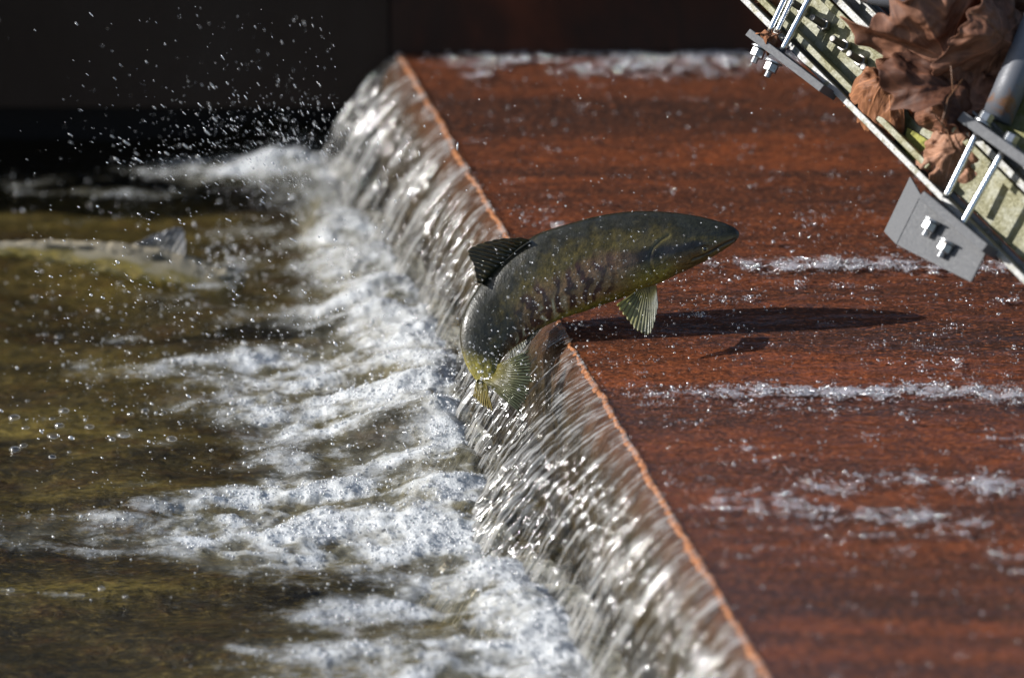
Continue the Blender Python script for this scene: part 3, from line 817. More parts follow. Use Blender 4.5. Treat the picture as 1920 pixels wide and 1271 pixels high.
# ------------------------------------------------------------------ fish
def zm(pts):      # fish outline, measured in an enlarged crop of the photo
    p = np.array(pts, float)
    return np.stack([840 + p[:, 0] / 2.888, 360 + p[:, 1] / 2.888], -1)
FT = zm([(1577,222),(1568,208),(1545,190),(1490,167),(1420,147),(1330,127),(1230,113),(1120,105),(1010,105),(900,115),(790,136),(680,165),(570,198),(470,235),(370,305),(280,385),(195,475),(130,565),(88,650),(66,740),(68,830),(88,910),(118,972),(152,1018)])
FB = zm([(1577,232),(1570,252),(1545,279),(1482,322),(1402,370),(1302,420),(1205,465),(1112,508),(1022,545),(932,580),(842,610),(760,640),(680,665),(605,690),(540,720),(482,757),(432,794),(388,822),(348,850),(315,877),(292,905),(280,930),(272,955),(262,992)])
def catmull(P, n):
    P = np.asarray(P, float)
    s = np.linspace(0, len(P) - 1, n)
    i = np.clip(np.floor(s).astype(int), 0, len(P) - 2); t = (s - i)[:, None]
    g = lambda k: P[np.clip(k, 0, len(P) - 1)]
    p0, p1, p2, p3 = g(i - 1), g(i), g(i + 1), g(i + 2)
    return 0.5 * (2 * p1 + (p2 - p0) * t + (2 * p0 - 5 * p1 + 4 * p2 - p3) * t ** 2 + (3 * p1 - p0 - 3 * p2 + p3) * t ** 3)
FD = 8.015
def fish_body(T2, B2, depth, wid, roll, ns=420, nv=160):
    T = catmull(T2, ns); B = catmull(B2, ns)
    Ct = (T + B) / 2
    P = at_depth(T[:, 0], T[:, 1], depth); Q = at_depth(B[:, 0], B[:, 1], depth)
    C = (P + Q) / 2; H = np.linalg.norm(P - Q, axis=1) / 2
    Nn = (P - Q) / (2 * H[:, None])
    seg = np.r_[0, np.cumsum(np.linalg.norm(np.diff(C, axis=0), axis=1))]
    s = seg / seg[-1]
    ph = np.linspace(0, 2 * np.pi, nv, endpoint=False)           # 0 = outline top, pi/2 = toward the camera
    W = H * wid(s)
    cs, sn = np.cos(ph), np.sin(ph)
    shp = lambda x, p: np.sign(x) * np.abs(x) ** p
    toward = -FWD
    V = C[:, None] + H[:, None, None] * shp(cs, 0.92)[None, :, None] * Nn[:, None] + (W[:, None] * shp(sn, 0.95)[None])[..., None] * toward
    v = np.cos(ph[None] - roll(s)[:, None])                       # anatomical height: 1 back, -1 belly
    side = np.sin(ph[None] - roll(s)[:, None])
    return V, np.broadcast_to(s[:, None], v.shape), v, side, seg[-1]
def skin_colour(s, v, side, pale=0.0):
    n1 = fbm(s * 26, v * 4.0, side * 2, 4)
    n2 = fbm(s * 90, v * 14.0, side * 7, 3)
    n3 = fbm(s * 9, v * 2.0, side * 1.0 + 5, 3)
    back = np.array([0.017, 0.016, 0.009]); olive = np.array([0.105, 0.080, 0.020]); belly = np.array([0.26, 0.215, 0.035]); white = np.array([0.55, 0.52, 0.34])
    def mix(a, b, f): return a * (1 - f[..., None]) + b * f[..., None]
    c = mix(np.broadcast_to(olive, s.shape + (3,)), back, sstep(0.15, 0.80, v + 0.35 * n1))
    c = mix(c, belly, sstep(-0.25, -0.70, v + 0.15 * n1))
    # head: slate green above, brown cheek
    hd = sstep(0.235, 0.17, s)
    c = mix(c, np.array([0.020, 0.021, 0.014]), hd * sstep(-0.1, 0.3, v) * 0.9)
    c = mix(c, np.array([0.120, 0.062, 0.024]), hd * sstep(-0.05, -0.35, v) * 0.75)
    c = mix(c, np.array([0.22, 0.17, 0.03]), np.exp(-((s - 0.135) / 0.035) ** 2 - ((v - 0.10) / 0.12) ** 2) * 0.6)
    c = mix(c, np.array([0.012, 0.012, 0.012]), sstep(0.035, 0.0, s) * 0.7)
    # dark length stripe from the eye
    stripe = np.exp(-((v + 0.06 + 0.10 * n3) / 0.20) ** 2) * sstep(0.07, 0.14, s) * sstep(0.58, 0.42, s)
    c = mix(c, np.array([0.012, 0.009, 0.010]), np.clip(stripe * 1.3, 0, 0.97))
    flank = sstep(0.25, -0.10, v + 0.2 * n3) * sstep(0.28, 0.42, s) * sstep(0.93, 0.82, s) * sstep(-0.90, -0.62, v)
    c = mix(c, np.array([0.27, 0.155, 0.075]), flank * 0.8)
    # purple bars and pale gaps
    zone = sstep(0.33, 0.45, s) * sstep(0.90, 0.78, s) * sstep(0.32, 0.0, v + 0.25 * n3) * sstep(-0.90, -0.64, v + 0.12 * n1)
    ph = s * 21.0 + 0.8 * n3 + 0.5 * v + 0.12 * n2
    bar = 0.5 + 0.5 * np.sin(2 * np.pi * ph)
    bar = np.clip(bar * (0.95 + 0.8 * fbm(s * 14, v * 2.5, side + 8, 2)) + 0.22 * n2, 0, 1)
    c = mix(c, np.array([0.034, 0.010, 0.012]), zone * sstep(0.34, 0.72, bar) * 0.90)
    pz = zone * sstep(0.52, 0.62, s) * sstep(-0.15, -0.40, v) * sstep(0.30, 0.08, bar) * sstep(-0.15, 0.15, n3 + 0.05)
    c = mix(c, white, pz * 0.85)
    # red brown wash low on the flank toward the tail
    c = mix(c, np.array([0.13, 0.055, 0.035]), sstep(0.60, 0.72, s) * sstep(0.92, 0.80, s) * sstep(-0.25, -0.6, v) * 0.5 * (1 - pz))
    # dark tail stalk flank, yellow end
    c = mix(c, np.array([0.018, 0.016, 0.010]), sstep(0.66, 0.78, s) * sstep(0.95, 0.87, s) * np.exp(-((v - 0.05) / 0.35) ** 2) * 0.8)
    c = mix(c, np.array([0.26, 0.22, 0.035]), sstep(0.91, 0.965, s) * 0.85)
    c = c * (1 + 0.55 * n2[..., None] + 0.3 * n1[..., None])
    if pale:
        c = mix(c, np.array([0.50, 0.37, 0.07]), pale * sstep(0.75, 0.2, v) * np.clip(0.8 + 0.7 * n1, 0, 1))
        c = mix(c, np.array([0.14, 0.12, 0.06]), pale * sstep(0.15, 0.45, n3 + 0.3 * n1) * 0.7)
        c = mix(c, np.array([0.50, 0.40, 0.17]), pale * sstep(1.1, 0.5, v) * np.clip(0.35 + 0.9 * n3, 0, 1))
        c = mix(c, np.array([0.46, 0.39, 0.27]), pale * sstep(0.30, 0.75, v + 0.9 * n3) * 0.9)
    return np.clip(c, 0.004, 1)
def fin(name, base, tip, mat, root, nrays, cols, depth0, depth1, bow=0.0, serr=0.06, thick=0.0012, clear=1.0, nu=None, nv=26, edge=None):
    """base and tip: photo polylines in matching order; a membrane with rays between them"""
    nu = nu or nrays * 8
    A = catmull(base, nu); B = catmull(tip, nu)
    u = np.linspace(0, 1, nu); t = np.linspace(0, 1, nv)
    rayp = np.abs(np.sin(np.pi * nrays * u))
    ext = 1 - serr * (1 - rayp) ** 1.5 + 0.5 * serr * fbm(u * nrays * 0.7, 2.3, 0, 3)
    a3 = at_depth(A[:, 0], A[:, 1], np.interp(u, np.linspace(0, 1, len(np.atleast_1d(depth0))), np.atleast_1d(depth0)))
    b3 = at_depth(B[:, 0], B[:, 1], np.interp(u, np.linspace(0, 1, len(np.atleast_1d(depth1))), np.atleast_1d(depth1)))
    T = t[None] * ext[:, None]
    P = a3[:, None] + (b3 - a3)[:, None] * T[..., None]
    rel = 0.0006 * (rayp ** 3)[:, None] * (1 - 0.7 * t[None]) + bow * np.sin(np.pi * t)[None] + 0.0025 * fbm(u[:, None] * 3, t[None] * 2, 4.4, 2)
    P = P - FWD * rel[..., None]
    me = raw_mesh(name, P, grid_faces(nu, nv), 4)
    c0, c1, c2 = [np.array(c) for c in cols]      # base, tip, membrane
    f = sstep(0.0, 0.9, t)[None, :, None]
    col = c0 * (1 - f) + c1 * f
    m = (1 - rayp ** 2)[:, None, None] * sstep(0.05, 0.3, t)[None, :, None]
    col = col * (1 - 0.5 * m) + c2 * 0.5 * m
    if edge is not None:
        g = (np.clip(1 - u, 0, 1) ** 1.2)[:, None, None] * sstep(0.15, 0.5, t)[None, :, None] * 0.85
        col = col * (1 - g) + np.array(edge) * g
        col = col * (1 - 0.75 * (1 - rayp ** 0.5)[:, None, None])
    col = np.broadcast_to(col, P.shape) * (1 + 0.3 * fbm(u[:, None] * 9, t[None] * 6, 1.1, 3))[..., None]
    attr(me, 'skin', np.clip(col, 0.004, 1))
    attr(me, 'ray', np.stack([np.broadcast_to((rayp ** 2)[:, None], P.shape[:2]), np.broadcast_to(m[..., 0] * clear * sstep(0, .5, t)[None], P.shape[:2]), np.zeros(P.shape[:2])], -1))
    o = child(name, me, mat, root)
    solidify(o, thick)
    return o
def build_fish():
    base = at_depth(np.array(1000.), np.array(650.), np.array(FD))
    root = empty('leaping_salmon', tuple(base), 'dark olive salmon with purple bars leaping up over the weir edge', 'fish', 'salmon at the weir')
    wid = lambda s: np.interp(s, [0, 0.03, 0.12, 0.25, 0.45, 0.7, 0.88, 1.0], [0.85, 0.80, 0.66, 0.56, 0.55, 0.55, 0.50, 0.34])
    roll = lambda s: np.radians(np.interp(s, [0, 0.3, 0.55, 0.7, 0.8, 0.9, 1.0], [4, 5, 8, 18, 36, 55, 58]))
    dep = FD + np.interp(np.linspace(0, 1, 420), [0, 0.4, 0.7, 1.0], [0.0, 0.01, 0.0, -0.035])
    V, s, v, side, L = fish_body(FT, FB, dep, wid, roll)
    # gill cover, mouth and eye socket worked into the surface
    pxv, pyv = to_px(V.reshape(-1, 3)); Z = np.stack([(pxv - 840) * 2.888, (pyv - 360) * 2.888], -1).reshape(V.shape[:2] + (2,))
    front = (side > 0)
    def polydist(pts):
        pts = catmull(np.array(pts, float), 60)
        d = np.full(Z.shape[:2], 1e9)
        for a in pts:
            d = np.minimum(d, np.hypot(Z[..., 0] - a[0], Z[..., 1] - a[1]))
        return d
    gill = polydist([(1195, 235), (1135, 275), (1098, 325), (1088, 380), (1105, 435), (1135, 470)])
    mouth = polydist([(1552, 262), (1500, 285), (1440, 318), (1380, 350), (1325, 368)])
    jaw = polydist([(1440, 318), (1400, 352), (1340, 385), (1280, 400)])
    eyed = np.hypot(Z[..., 0] - 1388, Z[..., 1] - 312)
    grv = -0.0013 * np.exp(-(gill / 8) ** 2) + 0.0007 * np.exp(-((gill - 18) / 16) ** 2) * (Z[..., 0] > 1110) - 0.0036 * np.exp(-(mouth / 6) ** 2) - 0.0014 * np.exp(-(jaw / 6) ** 2) - 0.0028 * np.exp(-(eyed / 20) ** 2)
    grv = grv * front + 0.0006 * fbm(s * 30, v * 5, side, 3)
    Nv = V - V.mean(axis=1, keepdims=True); Nv /= np.linalg.norm(Nv, axis=-1, keepdims=True)
    V = V + Nv * grv[..., None]
    col = skin_colour(s, v, side)
    dk = np.clip(np.exp(-(mouth / 7) ** 2) * 0.85 + np.exp(-(gill / 7) ** 2) * 0.5 + 0.4 * np.exp(-(jaw / 6) ** 2), 0, 0.9) * front
    col = col * (1 - dk[..., None]) + np.array([0.010, 0.009, 0.007]) * dk[..., None]
    lt = (np.exp(-((gill - 9) / 5) ** 2) * (Z[..., 0] > 1100) * (Z[..., 1] < 340)) * front * 0.12
    col = col * (1 - lt[..., None]) + np.array([0.30, 0.27, 0.07]) * lt[..., None]
    skin = mat_fish()
    ns, nv = V.shape[:2]
    Vf = V.reshape(-1, 3); F = grid_faces(ns, nv, True)
    me = raw_mesh('body', Vf, F, 4)
    attr(me, 'skin', col.reshape(-1, 3))
    # close both ends
    child('body', me, skin, root)
    # eye
    ec = np.array([840 + 1388 / 2.888, 360 + 312 / 2.888])
    near = np.argmin(eyed + 1e6 * (~front)); pc = Vf[near]
    Vs, Fs = ico(3)
    me = raw_mesh('eye', pc + Vs * np.array([0.0062, 0.0062, 0.0062]) - (-FWD) * 0.0022, Fs, 3)
    eo = child('eye', me, mat_plain('eye_ring', (0.30, 0.25, 0.09), 0.15, 0, 0.8), root)
    me = raw_mesh('pupil', pc + Vs * 0.0042 + (-FWD) * 0.0008, Fs, 3)
    child('pupil', me, mat_plain('pupil', (0.006, 0.006, 0.007), 0.08, 0, 1.0), eo)
    fm = mat_fin('fin_skin', 0.25); ft = mat_fin('tail_skin', 0.7)
    dk0, dk1, mem = (0.030, 0.030, 0.016), (0.075, 0.075, 0.04), (0.10, 0.10, 0.05)
    fin('dorsal_fin', zm([(445, 262), (385, 300), (320, 360), (250, 430), (185, 500)]), zm([(395, 247), (250, 258), (112, 310), (135, 390), (160, 495)]), fm, root, 14, (dk0, (0.05, 0.045, 0.03), (0.11, 0.09, 0.035)), FD - 0.012, FD - 0.03, 0.004)
    fin('pectoral_fin', zm([(1128, 505), (1100, 512), (1065, 520), (1030, 530)]), zm([(1138, 620), (1092, 770), (1000, 725), (912, 608)]), fm, root, 15, ((0.045, 0.042, 0.020), (0.34, 0.31, 0.07), (0.26, 0.25, 0.09)), FD - 0.035, [FD - 0.075, FD - 0.085, FD - 0.085, FD - 0.08], 0.006, edge=(0.34, 0.36, 0.36))
    fin('pelvic_fin', zm([(500, 735), (470, 752), (430, 790)]), zm([(492, 752), (455, 800), (415, 840)]), fm, root, 6, (dk0, (0.02, 0.02, 0.018), (0.05, 0.05, 0.04)), FD - 0.02, FD - 0.03)
    fin('anal_fin', zm([(420, 800), (370, 832), (330, 862)]), zm([(425, 830), (385, 880), (330, 925)]), ft, root, 8, ((0.10, 0.09, 0.05), (0.30, 0.31, 0.28), (0.25, 0.26, 0.24)), FD - 0.03, FD - 0.04, 0, 0.1, 0.001, 1.3)
    tl = root
    fin('tail_fin', zm([(268, 935), (262, 965), (240, 1000), (215, 1015), (178, 1012)]), zm([(432, 858), (452, 942), (444, 1040), (412, 1120), (396, 1200)]), ft, root, 21, ((0.20, 0.17, 0.035), (0.13, 0.15, 0.09), (0.05, 0.06, 0.055)), FD - 0.05, [FD - 0.07, FD - 0.085, FD - 0.09, FD - 0.085, FD - 0.07], 0.010, 0.26, 0.0014, 1.0)
    fin('tail_lobe', zm([(205, 1025), (182, 1022), (155, 1012)]), zm([(243, 1182), (190, 1160), (138, 1105)]), ft, root, 9, ((0.20, 0.17, 0.035), (0.28, 0.22, 0.07), (0.12, 0.11, 0.05)), FD - 0.03, [FD - 0.055, FD - 0.045, FD - 0.03], 0.004, 0.24, 0.0014, 0.5)

def build_far_fish():
    D = float((on_z(np.array(220.), np.array(500.), ZP + 0.028) - CAM) @ FWD)
    T2 = np.array([(446, 512), (438, 503), (425, 497), (405, 492), (370, 486), (330, 472), (285, 462), (240, 456), (190, 453), (140, 452), (90, 453), (40, 455), (-20, 457), (-90, 459), (-140, 460)], float)
    T2 = T2 + np.stack([0 * T2[:, 0] + 18, 0.03 * (T2[:, 0] - 150)], -1)
    B2 = np.array([18.0, -6.0]) + np.array([(444, 528), (436, 552), (420, 566), (395, 572), (360, 566), (320, 556), (280, 545), (238, 534), (190, 522), (140, 512), (90, 502), (40, 494), (-20, 488), (-90, 484), (-140, 480)], float)
    B2 = B2 + np.stack([0 * B2[:, 0], 0.03 * (B2[:, 0] - 150)], -1)
    base = at_depth(np.array(220.), np.array(510.), np.array(D))
    root = empty('swimming_salmon', tuple(base), 'pale yellowish salmon half out of the pool water, splashing at the left edge', 'fish', 'salmon at the weir')
    wid = lambda s: np.interp(s, [0, 0.1, 0.3, 0.6, 1.0], [0.8, 0.7, 0.62, 0.6, 0.4])
    roll = lambda s: np.radians(25) + 0 * s
    dep = D + np.linspace(0.03, -0.03, 300)
    V, s, v, side, L = fish_body(T2, B2, dep, wid, roll, 300, 100)
    V = V + UP * (0.004 * fbm(s * 22, v * 2, 0, 3))[..., None]
    col = skin_colour(s, v, side, pale=0.8)
    me = raw_mesh('body', V, grid_faces(300, 100, True), 4)
    attr(me, 'skin', col.reshape(-1, 3))
    child('body', me, mat_fish(0.6), root)
    fm = mat_fin('pale_fin_skin', 0.2)
    fin('dorsal_fin', np.array([(250, 466), (280, 470), (312, 476), (345, 486)], float), np.array([(258, 455), (298, 436), (342, 428), (348, 474)], float), fm, root, 10, ((0.30, 0.28, 0.24), (0.22, 0.22, 0.23), (0.16, 0.16, 0.16)), D - 0.0, D - 0.01)

# ------------------------------------------------------------------ metal frame
E3 = 0.80 * -FWD + 0.60 * (-0.90 * RIGHT + 0.44 * UP); E3 /= np.linalg.norm(E3)
_b = (0.9 + 0.44) * 0.6 * 0.7071 / 0.80
EA = 0.7071 * RIGHT - 0.7071 * UP - _b * FWD; EA -= E3 * (EA @ E3); EA /= np.linalg.norm(EA)
EN = np.cross(E3, EA); EN = EN if EN @ UP > 0 else -EN
FP0 = at_depth(np.array(1450.), np.array(60.), np.array(8.08))
def fr(px, py, h=0.0):
    r = ray(px, py)
    t = ((FP0 + E3 * h - CAM) @ E3) / (r @ E3)
    return CAM + r * np.asarray(t)[..., None]
A2 = np.array([0.7071, 0.7071]); N2 = np.array([0.7071, -0.7071]); O2 = np.array([1387., 0.])
def fq(t, o, h):
    p = O2 + A2 * t + N2 * o
    return fr(np.array(p[0]), np.array(p[1]), h)
def fbar(t0, t1, o0, o1, h0, h1):
    top = [fq(t0, o0, h1), fq(t1, o0, h1), fq(t1, o1, h1), fq(t0, o1, h1)]
    bot = [p - E3 * (h1 - h0) for p in top]
    return box8(bot + top)
def plate(pts, h, th, nrm=None):
    """pts: four photo points at heights h (scalar or per point); thickness th below"""
    hs = np.broadcast_to(np.asarray(h, float), (4,))
    top = np.array([fr(np.array(float(p[0])), np.array(float(p[1])), hh) for p, hh in zip(pts, hs)])
    n = np.cross(top[1] - top[0], top[3] - top[0]); n /= np.linalg.norm(n)
    if n @ FWD > 0: n = -n
    return box8(np.concatenate([top - n * th, top]))
def slab_between(pA, pB, th_px, h0, h1):
    """bar whose front edge runs between two photo points; th_px thick in the photo, reaching from height h0 to h1"""
    a, b = np.array(pA, float), np.array(pB, float)
    d = (b - a) / np.linalg.norm(b - a); n = np.array([-d[1], d[0]])
    c = [a, b, b + n * th_px, a + n * th_px]
    top = np.array([fr(np.array(p[0]), np.array(p[1]), h1) for p in c])
    return box8(np.concatenate([top - E3 * (h1 - h0), top]))
def mesh_obj(name, parts, mat, root, bev=0.0, smooth=False, **props):
    V, F = join(parts) if isinstance(parts, list) else parts
    me = raw_mesh(name, V, F, 4, smooth)
    o = child(name, me, mat, root, **props)
    if bev: bevel(o, bev)
    return o
def hexnut(c, ax, r, hgt):
    ax = ax / np.linalg.norm(ax)
    ref = np.cross(ax, FWD); ref /= np.linalg.norm(ref); b = np.cross(ax, ref)
    P = []
    prof = [(-0.5, 0.86), (-0.42, 1.0), (0.42, 1.0), (0.5, 0.86)]
    for z, k in prof:
        for j in range(6):
            a = j * math.pi / 3 + 0.3
            P.append(c + ax * z * hgt + r * k * (math.cos(a) * ref + math.sin(a) * b))
    V = np.array(P); F = grid_faces(4, 6, True)
    V = np.concatenate([V, [c - ax * hgt / 2, c + ax * hgt / 2]])
    caps = []
    for k in range(0, 6, 2):
        caps += [(24, k, k + 1, (k + 2) % 6), (25, 18 + (k + 2) % 6, 18 + k + 1, 18 + k)]
    return V, np.concatenate([F, np.array(caps)])
def stud(p0, p1, r):
    n = max(6, int(np.linalg.norm(p1 - p0) / 0.0007))
    t = np.linspace(0, 1, n)
    R = r * (1 + 0.075 * np.sign(np.sin(np.arange(n) * np.pi / 1.5 + 0.3)))
    R[0] = r * 0.8; R[-1] = r * 0.8
    return tube(p0[None] + (p1 - p0)[None] * t[:, None], R, 16)
def build_frame():
    alu = mat_metal('weathered_aluminium', (0.21, 0.21, 0.20), 0.5, (0.52, 0.66, (0.15, 0.135, 0.06)), 0.2, 55)
    algae = mat_metal('algae_stained_aluminium', (0.24, 0.235, 0.165), 0.6, (0.40, 0.56, (0.18, 0.165, 0.06)), 0.1, 35)
    moss = mat_metal('mossy_plank', (0.24, 0.22, 0.11), 0.8, (0.38, 0.58, (0.17, 0.17, 0.03)), 0.0, 30, 0.6)
    grey = mat_metal('grey_steel_plate', (0.095, 0.097, 0.102), 0.75, None, 0.0, 14, 0.0, 0.04)
    zinc = mat_metal('zinc_nut', (0.34, 0.35, 0.36), 0.36, (0.60, 0.72, (0.12, 0.09, 0.06)), 0.9, 60, 0.08)
    chrome = mat_metal('bright_zinc', (0.66, 0.67, 0.68), 0.24, None, 1.0, 40, 0.08)
    bolt = mat_metal('dull_bolt_steel', (0.22, 0.21, 0.195), 0.5, (0.58, 0.70, (0.20, 0.09, 0.03)), 0.95, 60, 0.1)
    pipem = mat_metal('grey_pipe_steel', (0.10, 0.105, 0.12), 0.5, (0.56, 0.66, (0.20, 0.09, 0.035)), 0.1, 18, 0.1)
    root = empty('metal_frame', tuple(fq(300, 60, 0)), 'aluminium frame with clamped rods, nuts and algae stains jutting in above the red slab', 'metal frame')
    T0, T1 = -260, 1150
    mesh_obj('outer_rail', [fbar(T0, T1, 0, 12, -0.012, 0.046), fbar(T0, T1, 12.5, 28, -0.012, -0.006)], alu, root, 0.0012)
    mesh_obj('channel', [fbar(T0, 470, 22, 34, 0.0, 0.040), fbar(T0, T1, 30, 118, -0.005, 0.0), fbar(T0, T1, 106, 118, 0.0005, 0.026)], algae, root, 0.0012)
    mesh_obj('upper_rail', [fbar(T0, T1, 122, 136, -0.01, 0.032), fbar(T0, T1, 136.5, 175, -0.01, -0.004), fbar(T0, T1, 158, 163, -0.0035, 0.034)], alu, root, 0.0012)
    mesh_obj('back_plank', [fbar(470, T1, 40, 330, -0.03, -0.006)], moss, root, 0.002, label='mossy yellow green plank')
    mesh_obj('back_sheet', [fbar(T0, 470, 178, 420, -0.05, -0.035)], mat_plain('dark_sheet', (0.03, 0.027, 0.022), 0.7), root)
    # studs through the web, each with a nut
    for fx, fy, nx, ny_ in ((1489, 13, 1512, 22), (1517, 34, 1550, 51), (1558, 74, 1588, 90), (1590, 106, 1619, 118), (1617, 131, 1645, 143)):
        h = 0.050
        p1 = fr(np.array(float(nx)), np.array(float(ny_)), 0.0)
        tipp = p1 + E3 * h
        o = mesh_obj('stud', stud(tipp, p1 - E3 * 0.002, 0.0058), bolt, root, smooth=True)
        mesh_obj('nut', hexnut(p1 + E3 * 0.010, E3, 0.0115, 0.010), bolt, o)
    # clamp assemblies
    HR = 0.062
    def rod(a, b, r=0.0056):
        p, q = fr(np.array(float(a[0])), np.array(float(a[1])), HR), fr(np.array(float(b[0])), np.array(float(b[1])), HR)
        mesh_obj('rod', tube(np.linspace(p, q, 12), r, 20), chrome, root, smooth=True)
        return q - p
    ax1 = rod((1443, 60), (1490, -40)); rod((1465, 98), (1537, -40))
    ax1b = rod((1456, 62), (1503, -38), 0.0045); 
    rod((1772, 372), (1833, 247)); ax2 = rod((1800, 427), (1881, 283))
    mesh_obj('clamp_plate', slab_between((1406, 54), (1545, 160), 15, 0.030, 0.080), grey, root, 0.0012)
    mesh_obj('clamp_plate', slab_between((1806, 209), (1960, 318), 20, 0.030, 0.085), grey, root, 0.0012)
    mesh_obj('clamp_plate', slab_between((1732, 358), (1852, 458), 18, 0.030, 0.085), grey, root, 0.0012)
    def nut_at(px, py, ax, r=0.0125, hgt=0.016, tail=True, dome=False):
        c = fr(np.array(float(px)), np.array(float(py)), HR + 0.004)
        o = mesh_obj('nut', hexnut(c, ax, r, hgt), zinc, root, 0.0008)
        u = ax / np.linalg.norm(ax)
        mesh_obj('washer', tube(np.array([c + u * (hgt / 2 + 0.0004), c + u * (hgt / 2 + 0.003)]), r * 1.25, 24), zinc, o)
        if tail:
            mesh_obj('rod_end', stud(c - u * (hgt / 2 + 0.010), c - u * (hgt / 2 - 0.001), 0.0055), zinc, o, smooth=True)
    nut_at(1421, 100, ax1); nut_at(1446, 127, ax1)
    nut_at(1743, 424, ax2); nut_at(1772, 464, ax2)
    nut_at(1849, 220, -ax2, tail=False); nut_at(1896, 260, -ax2, tail=False)
    # angle bracket below the lower clamp
    main = plate([(1727, 366), (1681, 459), (1820, 529), (1850, 470)], [0.052, 0.052, 0.062, 0.062], 0.004)
    leg = plate([(1706, 331), (1657, 434), (1680, 458.5), (1726, 365.5)], [0.030, 0.030, 0.052, 0.052], 0.004)
    mesh_obj('bracket', [main, leg], grey, root, 0.0008)
    lush = mat_metal('wet_yellow_moss', (0.30, 0.29, 0.06), 0.85, (0.45, 0.60, (0.17, 0.17, 0.03)), 0.0, 60, 0.9)
    mesh_obj('moss_patch', plate([(1700, 238), (1690, 284), (1716, 306), (1748, 268)], [0.010, 0.004, 0.004, 0.012], 0.006), lush, root, 0.002, label='bright yellow green moss patch')
    # pipes
    p = fr(np.array([1560., 1640., 1737.]), np.array([-42., -14., 8.]), 0.05)
    mesh_obj('pipe', tube(p, 0.021, 28), pipem, root, smooth=True)
    p = fr(np.array([1868., 1900., 1990.]), np.array([225., 150., -60.]), 0.03)
    mesh_obj('pipe', tube(p, 0.026, 28), pipem, root, smooth=True)

# ------------------------------------------------------------------ dead leaves
def leaf_mesh(center, ax, ay, size, seed, curl=0.5, fold=0.3, crump=0.12):
    r_ = np.random.default_rng(seed)
    az = np.cross(ax, ay)
    na, nr = 220, 46
    th = np.linspace(0, 2 * np.pi, na, endpoint=False)
    lobes = [(np.pi / 2, 1.0, 0.40), (np.pi / 2 + 0.85, 0.95, 0.38), (np.pi / 2 - 0.85, 0.95, 0.38), (np.pi / 2 + 1.85, 0.74, 0.40), (np.pi / 2 - 1.85, 0.74, 0.40)]
    R = 0.55 + 0 * th
    vein = 0 * th
    for a, l, wd in lobes:
        d = np.angle(np.exp(1j * (th - a)))
        R = np.maximum(R, 0.50 + (l - 0.50) * np.clip(1 - np.abs(d) / (wd * 1.5), 0, 1) ** 0.8)
        vein = np.maximum(vein, np.exp(-(d / 0.035) ** 2))
    R = R * (1 + 0.12 * fbm(th * 4.0 + seed, 1.0 * seed, 0, 3)) 
    rr = np.linspace(0.0, 1, nr) ** 0.8
    X = (rr[:, None] * R * np.cos(th)); Y = (rr[:, None] * R * np.sin(th))
    nz = fbm(X * 1.6 + seed * 3.1, Y * 1.6, seed * 1.7, 3)
    Z = fold * np.abs(X) * 0.7 + curl * (X ** 2 * r_.uniform(.3, 1.0) + np.sign(r_.uniform(-1, 1)) * 0.8 * Y ** 2 * 0.6) + crump * nz * 2.2 + 0.16 * rr[:, None] ** 3 * fbm(np.cos(th) * 2.2 + seed, np.sin(th) * 2.2, 2.0, 2)[None] * 2 + 0.03 * fbm(X * 7, Y * 7, seed, 2)
    # roll the rim over
    k = curl * 1.5
    ang = k * Y
    Yr = np.where(np.abs(k) > 1e-3, np.sin(ang) / (k + 1e-9), Y); Zr = Z + (1 - np.cos(ang)) / (k + 1e-9)
    P = center + size * (X[..., None] * ax + Yr[..., None] * ay + Zr[..., None] * az)
    me_v = P.reshape(-1, 3)
    me = raw_mesh('blade', me_v, grid_faces(nr, na, True), 4)
    vv = vein[None] * sstep(0.0, 0.1, rr)[:, None] * (1 - 0.7 * rr[:, None])
    dd = np.abs(np.sin(18 * (rr[:, None] + 0.5 * np.abs(np.sin(2.5 * th))[None]))) ** 12 * 0.35
    attr(me, 'leafuv', np.stack([np.broadcast_to(rr[:, None], vv.shape), np.clip(vv + dd, 0, 1), 0 * vv], -1))
    return me
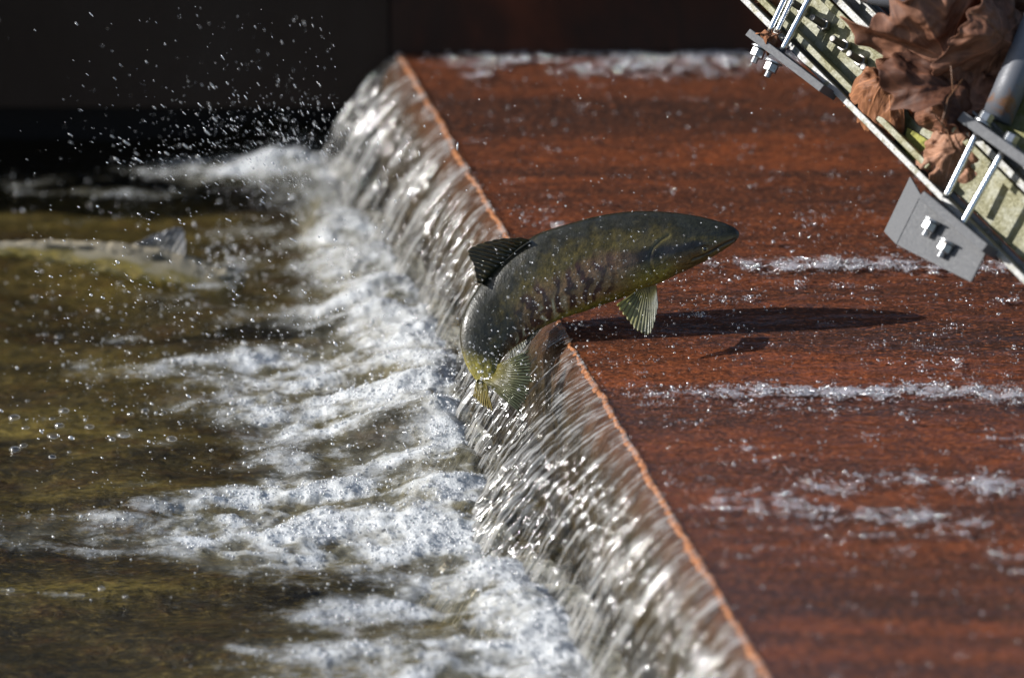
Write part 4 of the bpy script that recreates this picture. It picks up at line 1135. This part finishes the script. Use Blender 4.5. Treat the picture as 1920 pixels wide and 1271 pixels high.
LEAVES = [  # px, py, height, size, heading deg, tilt deg, pitch deg, seed, curl, fold, tone, label
    (1775, 110, 0.085, 0.150, 125, 35, -20, 11, 0.9, 0.5, 0, 'largest brown dead leaf, folded lengthwise over the middle of the frame'),
    (1668, 150, 0.060, 0.080, 215, 20, 30, 23, 1.1, 0.3, 1, 'crumpled lighter brown dead leaf covering the last threaded studs'),
    (1805, 150, 0.070, 0.140, 60, -30, 10, 35, 1.0, 0.4, 2, 'dark brown curled dead leaf right of the largest leaf'),
    (1775, 215, 0.050, 0.120, 265, -25, 20, 47, 0.8, 0.5, 0, 'brown dead leaf hanging down to the outer rail'),
    (1830, 20, 0.055, 0.140, 20, 10, 30, 58, 0.9, 0.3, 2, 'dark dead leaf lying by the grey pipe at the top'),
    (1790, 280, 0.030, 0.085, 300, 15, 0, 61, 0.5, 0.3, 3, 'pale tan dead leaf lying flat above the upper rod clamp'),
    (1880, 70, 0.075, 0.120, 330, -35, -10, 72, 1.2, 0.5, 0, 'brown dead leaf with a curled rim beside the slanting pipe'),
    (1447, 68, 0.075, 0.028, 200, 30, 20, 83, 1.4, 0.6, 1, 'small shrivelled scrap of dead leaf on the upper left clamp plate'),
    (1440, 2, 0.02, 0.045, 20, 10, 0, 91, 0.9, 0.4, 1, 'small torn dead leaf caught behind the first rod'),
]
def build_leaves():
    tones = [mat_leaf('brown_leaf', (0.12, 0.052, 0.032), (0.22, 0.10, 0.058)), mat_leaf('rusty_leaf', (0.16, 0.062, 0.028), (0.29, 0.125, 0.058)), mat_leaf('dark_leaf', (0.060, 0.025, 0.016), (0.12, 0.048, 0.026)),
             mat_leaf('tan_leaf', (0.24, 0.12, 0.07), (0.36, 0.19, 0.12)), mat_leaf('yellow_leaf', (0.22, 0.20, 0.035), (0.32, 0.30, 0.07))]
    stem = mat_plain('leaf_stem', (0.16, 0.075, 0.035), 0.5)
    for px, py, h, size, hd, tl, pt, seed, curl, fold, tone, label in LEAVES:
        c = fr(np.array(float(px)), np.array(float(py)), h)
        a = math.radians(hd); t = math.radians(tl); p = math.radians(pt)
        rad = math.cos(a) * RIGHT + math.sin(a) * UP; tan = -math.sin(a) * RIGHT + math.cos(a) * UP; n = -FWD
        ay = rad * math.cos(t) + n * math.sin(t); nn = n * math.cos(t) - rad * math.sin(t)
        ax = tan * math.cos(p) + nn * math.sin(p)
        root = empty('dead_leaf', tuple(c), label, 'dead leaf', 'fallen leaves caught on the metal frame')
        me = leaf_mesh(c, ax, ay, size * (1.22 if size > 0.11 else 1.1), seed, curl, fold, 0.03 if tone == 4 else (0.085 if size > 0.11 else 0.13))
        o = child('blade', me, tones[tone], root)
        solidify(o, 0.0008)
        e = c - ay * size * 0.75 - np.cross(ax, ay) * size * 0.1
        V, F = tube(np.array([c, c * 0.5 + e * 0.5 + ax * size * 0.06, e]), np.array([0.0016, 0.0013, 0.0010]), 8)
        child('stem', raw_mesh('stem', V, F, 4), stem, root)

build_setting()
SXY, SDEN = build_upper_water()
build_fall()
PXYZ, PF = build_pool()
build_froth(PXYZ, PF, SXY, SDEN.reshape(-1))
build_far_fish()
build_frame()
build_leaves()
build_fish()
build_spray()
build_bubbles()
